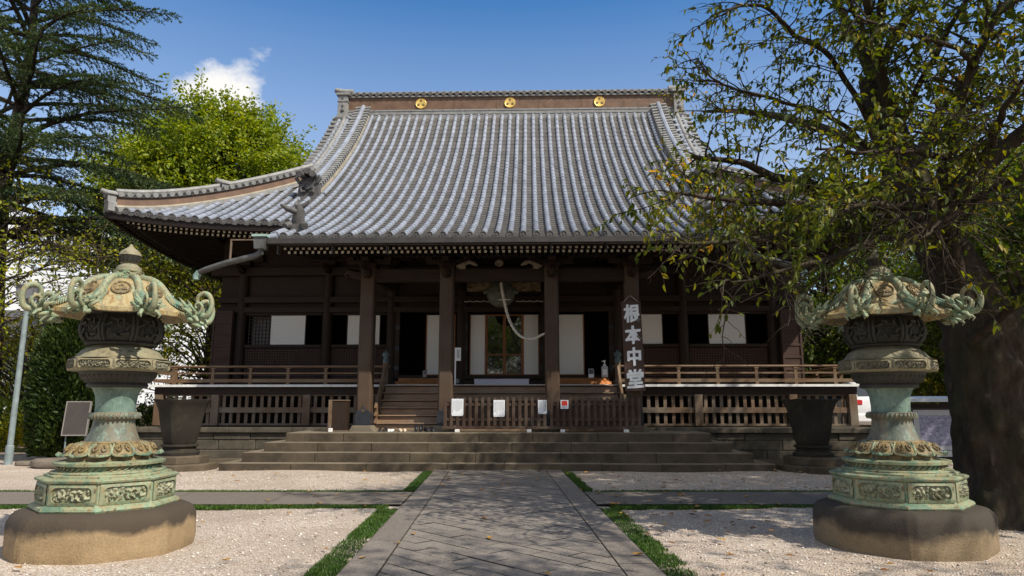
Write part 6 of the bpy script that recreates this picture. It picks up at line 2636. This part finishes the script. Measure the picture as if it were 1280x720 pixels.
# ------------------------------------------------------------------ the cherry by the right lantern
def build_cherry():
    r_ = np.random.default_rng(42)
    T = thing('cherry_tree', 'old cherry tree with a thick dark burred trunk and yellowing leaves over the right-hand lantern', 'tree', (0, 0, 0))
    wood = Wood()
    w = lambda px, py, Y: np.array(W(px, py, Y))
    # burred trunk
    mb = MB()
    rings = []
    axis = curve([(6.76, 9.75, -.1), (6.76, 9.75, .5), (6.74, 9.75, 1.5), (6.72, 9.75, 2.3), (6.75, 9.8, 2.75), (6.62, 9.95, 3.4), (6.40, 10.2, 4.4), (6.15, 10.4, 5.6), (5.95, 10.5, 6.9)], 22)
    NB = 22
    bur = [(r_.uniform(0, 6.28), r_.uniform(.2, 2.9), r_.uniform(.03, .11), r_.uniform(.10, .26)) for _ in range(56)]
    for i, c in enumerate(axis):
        z = c[2]
        base = np.interp(z, [-.1, .15, .5, 1.2, 2.0, 2.6, 2.85, 3.1, 3.6, 4.5, 5.6, 6.9], [.66, .57, .49, .455, .46, .50, .47, .41, .37, .33, .28, .2])
        ring = []
        for j in range(120):
            a = 2 * math.pi * j / 120
            ca_, sa_ = math.cos(a), math.sin(a)
            rr = base * (1 + .06 * math.sin(3 * a + z) + .045 * math.sin(5 * a + 2 * z) + .03 * math.sin(9 * a - 3 * z))
            if z < .5:
                rr += (.5 - z) * .22 * max(0, math.sin(5 * a + 1)) ** 2
            for (ba, bz, bh, bw) in bur:
                da = (a - ba + math.pi) % (2 * math.pi) - math.pi
                q = ((da * .6) ** 2 + (z - bz) ** 2) / bw ** 2
                if q < 6:
                    rr += bh * math.exp(-q * 1.8)
            q = Vector((ca_ * 3.2, sa_ * 3.2, z * 1.6))
            rr += .035 * mnoise(q) + .022 * abs(mnoise(Vector((ca_ * 8, sa_ * 8, z * 3.1)))) - .016 * abs(mnoise(Vector((ca_ * 17, sa_ * 17, z * 6)))) + .008 * mnoise(Vector((ca_ * 34, sa_ * 34, z * 16)))
            ring.append((c[0] + rr * ca_, c[1] + rr * sa_, z))
        rings.append(ring)
    mb.rings(rings, 0, True, True)
    mb.build('trunk', MT['bark_cherry'], T, smooth=70)

    # limbs by hand: (points, r0, r1, leafiness, droop)
    limbs = [
        ([w(1100, 235, 10.3), w(1040, 237, 10.0), w(975, 227, 9.7), w(928, 208, 9.5), w(870, 203, 9.3)], .11, .028, 1.0, -.03),
        ([w(1090, 160, 10.6), w(1037, 72, 10.0), w(993, 47, 9.6), w(957, 14, 9.2), w(905, 14, 8.9), w(885, 25, 8.8)], .05, .012, .55, -.02),
        ([w(1090, 190, 10.4), w(1030, 140, 10.0), w(970, 120, 9.6), w(905, 105, 9.3), w(868, 75, 9.2)], .04, .010, .6, -.03),
        ([w(1215, 400, 9.5), w(1185, 240, 9.0), w(1199, 190, 8.9), w(1204, 150, 8.8), w(1221, 83, 8.6), w(1262, 0, 8.3)], .085, .045, .9, 0),
        ([w(1221, 83, 8.6), w(1180, 55, 8.4), w(1130, 30, 8.1), w(1080, 10, 7.9)], .04, .015, 1.1, -.02),
        ([w(1195, 200, 9.0), w(1140, 190, 8.5), w(1080, 190, 8.1), w(1020, 175, 7.9)], .05, .014, 1.1, -.03),
        ([w(1150, 270, 10.0), w(1060, 285, 9.2), w(985, 300, 8.7), w(920, 310, 8.4), w(850, 315, 8.2)], .085, .015, .5, -.05),
        ([w(1150, 260, 10.0), w(1040, 260, 9.2), w(960, 255, 8.8), w(895, 250, 8.6), w(835, 245, 8.4)], .08, .014, 1.1, -.04),
        ([w(1180, 300, 9.8), w(1110, 300, 8.7), w(1040, 325, 8.0), w(985, 340, 7.7), w(925, 350, 7.5)], .05, .008, .38, -.06),
        ([w(1215, 425, 9.4), w(1250, 400, 9.0), w(1290, 375, 8.6), w(1340, 330, 8.2)], .07, .03, .8, -.02),
        ([w(1240, 415, 9.6), w(1300, 340, 9.6), w(1360, 240, 9.6)], .16, .06, 1.0, 0),
        ([w(1180, 270, 9.6), w(1230, 250, 8.6), w(1270, 230, 7.9), w(1330, 200, 7.4)], .07, .02, 1.2, -.03),
        ([w(1110, 190, 10.5), w(1150, 110, 9.8), w(1190, 40, 9.2), w(1230, -40, 8.6)], .06, .03, 1.0, 0),
        ([w(1100, 130, 10.5), w(1085, 60, 10.3), w(1060, 0, 10.1), w(1030, -80, 9.8)], .07, .03, 1.0, 0),
        ([(6.1, 10.3, 5.6), (5.2, 9.0, 6.8), (4.2, 7.6, 7.6), (3.2, 6.4, 8.0)], .08, .03, 1.1, -.01),
        ([(5.95, 10.5, 6.9), (5.6, 9.2, 8.6), (5.0, 7.8, 9.8), (4.4, 6.2, 10.6)], .08, .03, 1.1, -.01),
        ([(5.95, 10.5, 6.9), (5.6, 10.8, 8.6), (5.4, 11.0, 10.2), (5.0, 10.6, 11.6)], .08, .03, 1.1, -.01),
        ([(5.95, 10.5, 6.9), (6.8, 9.6, 8.6), (7.6, 8.4, 10.0), (8.6, 7.2, 11.0)], .08, .03, 1.1, -.01),
        ([(6.4, 10.2, 4.4), (7.6, 9.4, 5.6), (9.0, 8.4, 6.6), (10.4, 7.4, 7.2)], .14, .04, 1.0, 0),
        ([(6.3, 10.3, 4.9), (7.4, 11.4, 6.4), (8.6, 12.4, 7.6), (9.8, 13.2, 8.4)], .14, .04, 1.0, 0),
        ([(6.2, 10.35, 5.4), (5.6, 11.8, 6.6), (4.9, 13.0, 7.4), (4.2, 14.0, 7.9)], .12, .03, .5, 0),
        ([w(1160, 240, 9.8), w(1120, 260, 8.4), w(1090, 262, 7.4), w(1060, 268, 6.8)], .05, .012, 1.1, -.05),
        ([w(1200, 260, 9.4), w(1180, 280, 8.3), w(1170, 292, 7.5), w(1165, 300, 7.0)], .05, .012, 1.0, -.05),
        ([w(1230, 200, 9.0), w(1250, 150, 8.0), w(1262, 120, 7.3), w(1275, 90, 6.8)], .06, .015, 1.1, -.02),
    ]
    LP, LD = [], []

    def leaves_along(pts, step, prob, start=.15):
        seg = np.linalg.norm(np.diff(pts, axis=0), axis=1)
        cum = np.concatenate([[0], np.cumsum(seg)])
        tot = cum[-1]
        n = max(1, int(tot / step))
        for q in range(n):
            s = tot * (start + (1 - start) * (q + r_.random()) / n)
            if r_.random() > prob:
                continue
            i = min(len(seg) - 1, int(np.searchsorted(cum, s) - 1))
            i = max(i, 0)
            f = (s - cum[i]) / max(seg[i], 1e-6)
            p = pts[i] + (pts[i + 1] - pts[i]) * f
            d = (pts[i + 1] - pts[i]) / max(seg[i], 1e-6)
            LP.append(p)
            LD.append(d * .55 + r_.normal(0, .5, 3) + np.array([0, 0, -.55]))

    def twigs(pts, r0, r1, leafy, droop, level):
        n = len(pts)
        seg = np.linalg.norm(np.diff(pts, axis=0), axis=1)
        tot = seg.sum()
        cum = np.concatenate([[0], np.cumsum(seg)])
        gap = .125 if level == 0 else .15
        m = int(tot / gap * (1 if level else .95))
        for q in range(m):
            s = tot * ((.10 if level else .22) + (.90 if level else .78) * (q + r_.random()) / max(m, 1))
            s = min(s, tot * .999)
            i = max(0, min(len(seg) - 1, int(np.searchsorted(cum, s) - 1)))
            p = pts[i] + (pts[i + 1] - pts[i]) * ((s - cum[i]) / max(seg[i], 1e-6))
            d = (pts[i + 1] - pts[i]) / max(seg[i], 1e-6)
            side = r_.normal(0, 1, 3)
            side -= d * side.dot(d)
            side[2] *= .55
            side /= max(np.linalg.norm(side), 1e-6)
            dd = d * r_.uniform(.35, .9) + side + np.array([0, 0, .15])
            if level == 0:
                ln = r_.uniform(.55, 1.7) * (1 - .35 * s / tot)
                b = walk(p, dd, ln, 6, .16, droop - .02, r_)
                rr = np.linspace(max(.011, r1 * .6), .004, len(b))
                wood.tube(b, rr, 5)
                twigs(b, .01, .004, leafy, droop, 1)
                leaves_along(b, .07, .8 * leafy)
            else:
                ln = r_.uniform(.16, .55)
                b = walk(p, dd, ln, 4, .18, droop - .05, r_)
                wood.tube(b, np.linspace(.0050, .0022, len(b)), 4)
                leaves_along(b, .046, .95 * leafy)

    for pts, r0, r1, leafy, droop in limbs:
        c = curve(pts, 6)
        c = c + np.cumsum(r_.normal(0, .012, c.shape), axis=0)
        wood.tube(c, np.linspace(r0, r1, len(c)), 8)
        twigs(c, r0, r1, leafy, droop, 0)
    wood.build('branches', MT['bark_cherry'], T)
    P, D = np.array(LP), np.array(LD)
    # the boughs stop short of the lantern: no leaves between its roof and the path
    dy = P[:, 1] * math.cos(PITCH) + (P[:, 2] - CAMZ) * math.sin(PITCH)
    du = -P[:, 1] * math.sin(PITCH) + (P[:, 2] - CAMZ) * math.cos(PITCH)
    qx, qy = 640 + 853.33 * P[:, 0] / dy, 360 - 853.33 * du / dy
    inside = ((qx - 1108) / 140) ** 2 + ((qy - 400) / 78) ** 2 < 1 + r_.normal(0, .12, len(P))
    low = (qy > 430) & (r_.random(len(P)) < .8)
    sign = (qx > 740) & (qx < 822) & (qy > 340) & (qy < 520)
    eave = (qx < 985) & (qy > 285) & (r_.random(len(P)) < .45)
    # a hole in the crown lets the sun reach the lantern
    kk = (P[:, 2] - 2.3) / tosun.z
    hx, hy = P[:, 0] - kk * tosun.x, P[:, 1] - kk * tosun.y
    hole = (np.hypot(hx - 4.5, hy - 8.2) < 1.75) & (P[:, 2] > 3.0) & (r_.random(len(P)) < .88)
    open_ = hole | ((qy < 235) & (qx < 1090) & (r_.random(len(P)) < .22))
    keep = ~(((inside | low) & (P[:, 1] < 9.6)) | sign | eave | open_ | (r_.random(len(P)) < .10))
    P, D = P[keep], D[keep]
    n = len(P)
    Nn = r_.normal(0, .45, (n, 3)) + np.array([0, -.15, 1])
    L = r_.uniform(.065, .118, n)
    leaf_mesh('crown', P, D, Nn, L, L * r_.uniform(.42, .55, n), MT['leaf_cherry'], T)
    # water shoot with a few hanging leaves on the trunk
    print('cherry leaves', n)


build_cherry()


# ------------------------------------------------------------------ deodar cedar at the left
def build_cedar(loc, H, label, seed=5):
    r_ = np.random.default_rng(seed)
    T = thing('cedar_tree', label, 'tree', loc)
    wood = Wood()
    z = np.linspace(-.2, H, 22)
    wood.tube(np.stack([.12 * np.sin(z * .5), .1 * np.cos(z * .4), z], 1), np.interp(z, [0, 1, H], [.62, .45, .04]), 14)
    tr = wood.build('trunk', MT['bark_dark'], T)
    wood = Wood()
    P, D, S = [], [], []
    zz = 8.0
    while zz < H - .4:
        f = (zz - 3.0) / (H - 3.0)
        nb = r_.integers(4, 7)
        a0 = r_.uniform(0, 6.28)
        for b in range(nb):
            az = a0 + b * 6.283 / nb + r_.normal(0, .25)
            ln = (1.6 + 8.2 * (1 - f) ** .66) * r_.uniform(.72, 1.12)
            elev = .15 + .40 * f + r_.normal(0, .09)
            d = np.array([math.cos(az) * math.cos(elev), math.sin(az) * math.cos(elev), math.sin(elev)])
            st = 14
            pts = [np.array([0, 0, zz])]
            dd = d.copy()
            for i in range(st):
                t = i / st
                dd = dd + np.array([0, 0, -.05 if t < .75 else .03]) + r_.normal(0, .03, 3)
                dd /= np.linalg.norm(dd)
                pts.append(pts[-1] + dd * ln / st)
            pts = np.array(pts)
            wood.tube(pts, np.linspace(.035 + .012 * ln, .008, len(pts)), 5)
            side0 = np.array([-math.sin(az), math.cos(az), 0])
            if math.cos(az) < -.35:
                continue
            nbr = int(ln * 9.5)
            for q in range(nbr):
                t = .16 + .84 * (q + r_.random()) / nbr
                i = min(st - 1, int(t * st))
                p = pts[i] + (pts[i + 1] - pts[i]) * (t * st - i)
                dv = unit(pts[i + 1] - pts[i])
                sg = 1 if q % 2 else -1
                bl = (.25 + 1.15 * math.sin(math.pi * min(1, .18 + t * .82)) ** .8 * (ln / 7)) * r_.uniform(.6, 1.15)
                bd = dv * .75 + side0 * sg * .8 + np.array([0, 0, -.02 + r_.normal(0, .10)])
                bp = walk(p, bd, bl, 5, .06, -.085, r_)
                wood.tube(bp, np.linspace(.011, .004, 6), 3)
                # needle sprays along the branchlet
                ns = max(8, int(bl * 46))
                tt = r_.random(ns)
                ii = np.minimum(4, (tt * 5).astype(int))
                pp = bp[ii] + (bp[ii + 1] - bp[ii]) * (tt * 5 - ii)[:, None]
                bdv = unit(bp[ii + 1] - bp[ii])
                nd = bdv * .9 + r_.normal(0, .45, (ns, 3)) + np.array([0, 0, .10])
                P.append(pp)
                D.append(nd)
                S.append(np.cross(nd, r_.normal(0, .35, (ns, 3)) + np.array([0, 0, 1])))
                # hanging tips
            ns = 10
            P.append(np.repeat(pts[-1:], ns, 0))
            nd = dv * 1.2 + r_.normal(0, .35, (ns, 3))
            D.append(nd)
            S.append(np.cross(nd, r_.normal(0, .3, (ns, 3)) + np.array([0, 0, 1])))
        zz += r_.uniform(.5, .85)
    wood.build('branches', MT['bark_dark'], T)
    P, D, S = np.concatenate(P), np.concatenate(D), np.concatenate(S)
    n = len(P)
    L = r_.uniform(.09, .19, n)
    tri_mesh('crown', P, D, S, L, L * .30, MT['needle'], T)
    print('cedar sprays', n)
    return T


build_cedar((-19.6, 25.5, 0), 23.0, 'tall dark blue-green cedar with layered drooping branches at the left of the temple')


# ------------------------------------------------------------------ broadleaf trees in the round
def build_broad(name, label, loc, H, R_, z0, ncl, nleaf, lsize, mat, seed, bark='bark', trunk_r=.3, squash=1.0, up=.5, gap=.0, group=None, airy=1.0):
    r_ = np.random.default_rng(seed)
    T = thing(name, label, 'tree', loc, 0, group)
    wood = Wood()
    zt = H * .82
    z = np.linspace(-.2, zt, 12)
    wob = np.stack([.25 * np.sin(z * .6 + seed) * z / H, .25 * np.cos(z * .5 + seed) * z / H, z], 1)
    wood.tube(wob, np.interp(z, [-.2, .4, H], [trunk_r * 1.5, trunk_r, trunk_r * .12]), 10)
    wood.build('trunk', MT[bark], T)
    wood = Wood()
    P, D = [], []
    cz = (H + z0) / 2
    hz = (H - z0) / 2
    for c in range(ncl):
        # points in an egg, biased to the shell
        v = r_.normal(0, 1, 3)
        v /= np.linalg.norm(v)
        rad = r_.uniform(.35, 1.0) ** .55
        zc = v[2] * rad
        wid = (1 - .30 * max(0, zc) ** 1.5) * (1 + .10 * math.sin(3 * math.atan2(v[1], v[0]) + seed))
        p = np.array([v[0] * rad * R_ * wid, v[1] * rad * R_ * wid, cz + zc * hz])
        p += r_.normal(0, R_ * .05, 3)
        # branch from the trunk
        zb = max(z0 * .7, min(zt * .96, p[2] - r_.uniform(.2, .55) * math.hypot(p[0], p[1]) - .3))
        b0 = np.array([np.interp(zb, z, wob[:, 0]), np.interp(zb, z, wob[:, 1]), zb])
        mid = (b0 + p) / 2 + np.array([0, 0, .12 * np.linalg.norm(p - b0)]) + r_.normal(0, .15, 3)
        br = curve([b0, mid, p], 5)
        wood.tube(br, np.linspace(trunk_r * .22, .018, len(br)), 5)
        out = unit(p - np.array([0, 0, cz - hz * .4]))
        nt = 7
        cr = R_ * .27 * r_.uniform(.7, 1.3) * airy
        for t in range(nt):
            d = out * up + r_.normal(0, .62, 3)
            tw = walk(p - out * cr * .3, d, cr * r_.uniform(.9, 1.8), 5, .14, .0, r_)
            wood.tube(tw, np.linspace(.016, .005, len(tw)), 4)
            k = max(3, int(nleaf / nt))
            tt = r_.uniform(.12, 1.0, k)
            ii = np.minimum(4, (tt * 5).astype(int))
            pp = tw[ii] + (tw[ii + 1] - tw[ii]) * (tt * 5 - ii)[:, None] + r_.normal(0, lsize * .9, (k, 3))
            P.append(pp)
            D.append(unit(tw[ii + 1] - tw[ii]) * .7 + r_.normal(0, .6, (k, 3)) + np.array([0, 0, -.25]))
    wood.build('branches', MT[bark], T)
    P, D = np.concatenate(P), np.concatenate(D)
    n = len(P)
    Nn = r_.normal(0, .55, (n, 3)) + np.array([0, 0, 1])
    L = lsize * r_.uniform(.7, 1.3, n)
    leaf_mesh('crown', P, D, Nn, L, L * r_.uniform(.5, .75, n), MT[mat], T)
    return T


# the sunlit ginkgo behind the roof
build_broad('ginkgo_tree', 'large sunlit yellow-green ginkgo rising behind the temple roof', (-20.4, 46.5, 0), 21.4, 7.6, 8.5, 340, 520, .23, 'leaf_ginkgo', 12, up=1.15, trunk_r=.5)
# turning trees at the left, thin enough to see the sky through
build_broad('turning_tree', 'thin turning tree with yellow-brown leaves behind the lamp post', (-17.6, 22.0, 0), 9.0, 4.8, 3.2, 64, 85, .125, 'leaf_bright', 3, trunk_r=.17, airy=1.25)
build_broad('turning_tree', 'yellow-green turning tree between the clipped conifer and the temple wall', (-13.9, 31.5, 0), 10.4, 4.6, 1.2, 110, 100, .17, 'leaf_bright', 8, trunk_r=.2)
build_broad('turning_tree', 'bushy turning tree far behind the lamp post', (-23.5, 33.0, 0), 6.0, 4.6, .4, 70, 90, .16, 'leaf_autumn', 17, trunk_r=.22)
# right-hand trees
build_broad('broadleaf_tree', 'green broadleaf tree beyond the right corner of the veranda', (15.2, 33.0, 0), 11.0, 5.0, .4, 170, 150, .20, 'leaf_green', 23, trunk_r=.25)
build_broad('broadleaf_tree', 'dark green broadleaf tree behind the display case', (20.5, 25.5, 0), 11.5, 5.2, 1.4, 170, 150, .19, 'leaf_green', 29, trunk_r=.28)
build_broad('broadleaf_tree', 'sunlit broadleaf tree showing behind the cherry crown', (24.5, 36.0, 0), 15.0, 6.5, 3, 170, 150, .24, 'leaf_autumn', 31, trunk_r=.3)
# trees outside the frame that shade the court and show in the door glass
tb = build_broad('broadleaf_tree', 'tall evergreen broadleaf tree standing right of the court', (14.5, 9.0, 0), 16.5, 6.0, 4.6, 170, 160, .22, 'leaf_green', 37, trunk_r=.4)
build_broad('broadleaf_tree', 'thin broadleaf tree beside the viewpoint, right of the path', (8.6, -1.2, 0), 13.0, 5.2, 4.8, 38, 56, .15, 'leaf_green', 53, trunk_r=.25)
dup(tb, 'evergreen broadleaf tree behind the viewpoint, right of the path', loc=(7.5, -12.5, 0), rz=1.4, scale=(.85, .85, .7))
dup(tb, 'evergreen broadleaf tree behind the viewpoint, left of the path', loc=(-6.5, -11.5, 0), rz=2.6, scale=(.85, .85, .7))
dup(tb, 'evergreen broadleaf tree behind the viewpoint, closing the path', loc=(0.5, -21, 0), rz=4.0, scale=(1, 1, .8))

# far belt of trees closing the view on both sides
g0 = build_broad('far_tree', 'green tree of the far belt beyond the temple', (40, 62, 0), 13, 6.0, .3, 120, 120, .34, 'leaf_green', 41, trunk_r=.3, group='far belt of trees')
g1 = build_broad('far_tree', 'turning tree of the far belt beyond the temple', (33, 52, 0), 12, 6.0, .3, 120, 120, .34, 'leaf_autumn', 43, trunk_r=.3, group='far belt of trees')
r_ = random.Random(77)
for i, (x, y, s, src) in enumerate([(-48, 46, .55, 1), (-60, 58, .6, 0), (25, 58, .8, 0), (42, 44, 1.0, 0), (53, 56, 1.1, 1), (17, 50, .6, 1), (-32, 42, .45, 0), (34, 30, .8, 0), (63, 50, 1.1, 0), (-64, 50, 1.1, 0)]):
    dup((g0, g1)[src], ('green tree of the far belt beyond the temple', 'turning tree of the far belt beyond the temple')[src], loc=(x, y, -.1), rz=r_.uniform(0, 6.28), scale=(s, s, s * r_.uniform(.85, 1.1)))


# ------------------------------------------------------------------ clipped conifer and low shrubs
def build_conifer():
    r_ = np.random.default_rng(4)
    T = thing('clipped_conifer', 'dense rounded dark green clipped conifer beside the lantern', 'conifer', (-13.15, 20.6, 0))
    wood = Wood()
    z = np.linspace(-.1, 3.6, 8)
    wood.tube(np.stack([0 * z, 0 * z, z], 1), np.linspace(.16, .04, 8), 8)
    wood.build('trunk', MT['bark'], T)
    n = 26000
    u = r_.random(n)
    z = .12 + 4.35 * u
    az = r_.uniform(0, 6.283, n)
    rad = np.interp(z, [.1, .5, 1.3, 2.4, 3.4, 4.1, 4.45], [.72, .92, 1.04, 1.02, .90, .62, .12])
    rad = rad * (1 + .05 * np.sin(az * 4 + z * 2) + .04 * np.sin(az * 9 - z * 5)) * (r_.uniform(.72, 1.03, n))
    P = np.stack([rad * np.cos(az), rad * np.sin(az), z], 1)
    out = np.stack([np.cos(az), np.sin(az), np.full(n, .9)], 1)
    D = out + r_.normal(0, .45, (n, 3))
    L = r_.uniform(.10, .22, n)
    S = np.cross(D, r_.normal(0, 1, (n, 3)))
    tri_mesh('crown', P, D, S, L, L * .34, MT['hedge'], T)
    # dark inner core of foliage so that no light comes through
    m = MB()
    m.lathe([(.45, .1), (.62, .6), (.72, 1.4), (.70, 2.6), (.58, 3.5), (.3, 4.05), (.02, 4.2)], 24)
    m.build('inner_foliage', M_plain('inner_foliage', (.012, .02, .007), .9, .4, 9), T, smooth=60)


build_conifer()


def shrub(name, label, loc, rx, ry, h, n, ls, mat, seed, group=None):
    r_ = np.random.default_rng(seed)
    T = thing(name, label, 'shrub', loc, 0, group)
    wood = Wood()
    for k in range(9):
        a = r_.uniform(0, 6.28)
        e = np.array([math.cos(a) * rx * .7, math.sin(a) * ry * .7, h * .8])
        wood.tube(curve([np.array([0, 0, -.05]), e * .5 + np.array([0, 0, .1]), e], 4), np.linspace(.02, .006, 9), 4)
    wood.build('stems', MT['bark'], T)
    v = unit(r_.normal(0, 1, (n, 3)))
    v[:, 2] = np.abs(v[:, 2])
    rr = r_.uniform(.5, 1, n) ** .5 * (1 + .16 * np.sin(v[:, 0] * 7 + seed) * np.sin(v[:, 1] * 9))
    P = v * rr[:, None] * np.array([rx, ry, h])
    D = v + r_.normal(0, .6, (n, 3))
    Nn = r_.normal(0, .5, (n, 3)) + np.array([0, 0, 1])
    L = ls * r_.uniform(.6, 1.3, n)
    leaf_mesh('foliage', P, D, Nn, L, L * .55, MT[mat], T)
    return T


for i, (x, y, rx, h, mt, lab) in enumerate([
        (-17.3, 25.5, 1.5, 1.5, 'leaf_autumn', 'yellowing shrub just behind the lamp post'),
        (-20.5, 28.0, 2.2, 1.9, 'leaf_green', 'broad green shrub left of the lamp post'),
        (-14.2, 27.5, 1.4, 1.7, 'leaf_green', 'green shrub between the clipped conifer and the veranda'),
        (-12.4, 36.0, 2.0, 2.4, 'leaf_autumn', 'yellowish shrub beyond the left end of the temple'),
        (13.6, 30.5, 1.8, 2.0, 'leaf_green', 'green shrub beyond the right end of the veranda'),
        (17.2, 23.5, 2.2, 1.9, 'leaf_green', 'dark green shrub behind the display case'),
        (21.5, 21.0, 1.8, 1.7, 'leaf_autumn', 'yellow-green shrub at the far right behind the cherry trunk'),
        (12.6, 38.5, 2.2, 3.2, 'leaf_green', 'tall green shrub beyond the back corner of the temple')]):
    shrub('shrub', lab, (x, y, 0), rx, rx * .8, h, 2600, .15, mt, 60 + i)


# low boundary walls far at both sides, and a grey house beyond
def far_wall(name, label, a, b, h, mat, t=.25):
    a, b = Vector(a), Vector(b)
    d = b - a
    T = thing(name, label, 'wall', a, math.atan2(d.y, d.x))
    m = MB()
    m.box(0, d.length, -t / 2, t / 2, -.1, h)
    m.build('wall_body', mat, T)
    m = MB()
    m.box(-.05, d.length + .05, -t / 2 - .06, t / 2 + .06, h, h + .09)
    m.build('coping', MT['stone_wall'], T, bevel=.01)


far_wall('boundary_wall', 'low grey boundary wall behind the shrubs at the left', (-48, 34, 0), (-13, 44, 0), .95, MT['stone_wall'])
far_wall('boundary_wall', 'low grey boundary wall beyond the parked car', (12.5, 46, 0), (50, 32, 0), 1.3, MT['grey_wall'])


def far_house(label, loc, w, d, h, rz):
    T = thing('far_house', label, 'house', loc, rz)
    m = MB()
    m.box(-w / 2, w / 2, -d / 2, d / 2, -.1, h)
    m.build('house_wall', MT['grey_wall'], T)
    m = MB()
    m.prism([(-d / 2 - .5, h), (d / 2 + .5, h), (0, h + 2.2)], 0, -w / 2 - .4, w / 2 + .4)
    m.build('house_roof', MT['tile_dark'], T)
    for k in range(4):
        for zz in (.9, 3.6):
            x = -w / 2 + w * (k + .5) / 4
            f = MB()
            f.box(x - .75, x + .75, -d / 2 - .06, -d / 2, zz, zz + 1.3)
            win = f.build('window', MT['white'], T)
            g = MB()
            g.box(x - .67, x + .67, -d / 2 - .075, -d / 2 - .061, zz + .07, zz + 1.23)
            g.build('pane', MT['car_glass'], win)


far_house('grey two-storey house beyond the trees at the left edge', (-37, 44, 0), 13, 8, 5.6, R(16))
far_house('grey two-storey house beyond the trees at the right edge', (36, 40, 0), 13, 8, 5.6, R(-20))
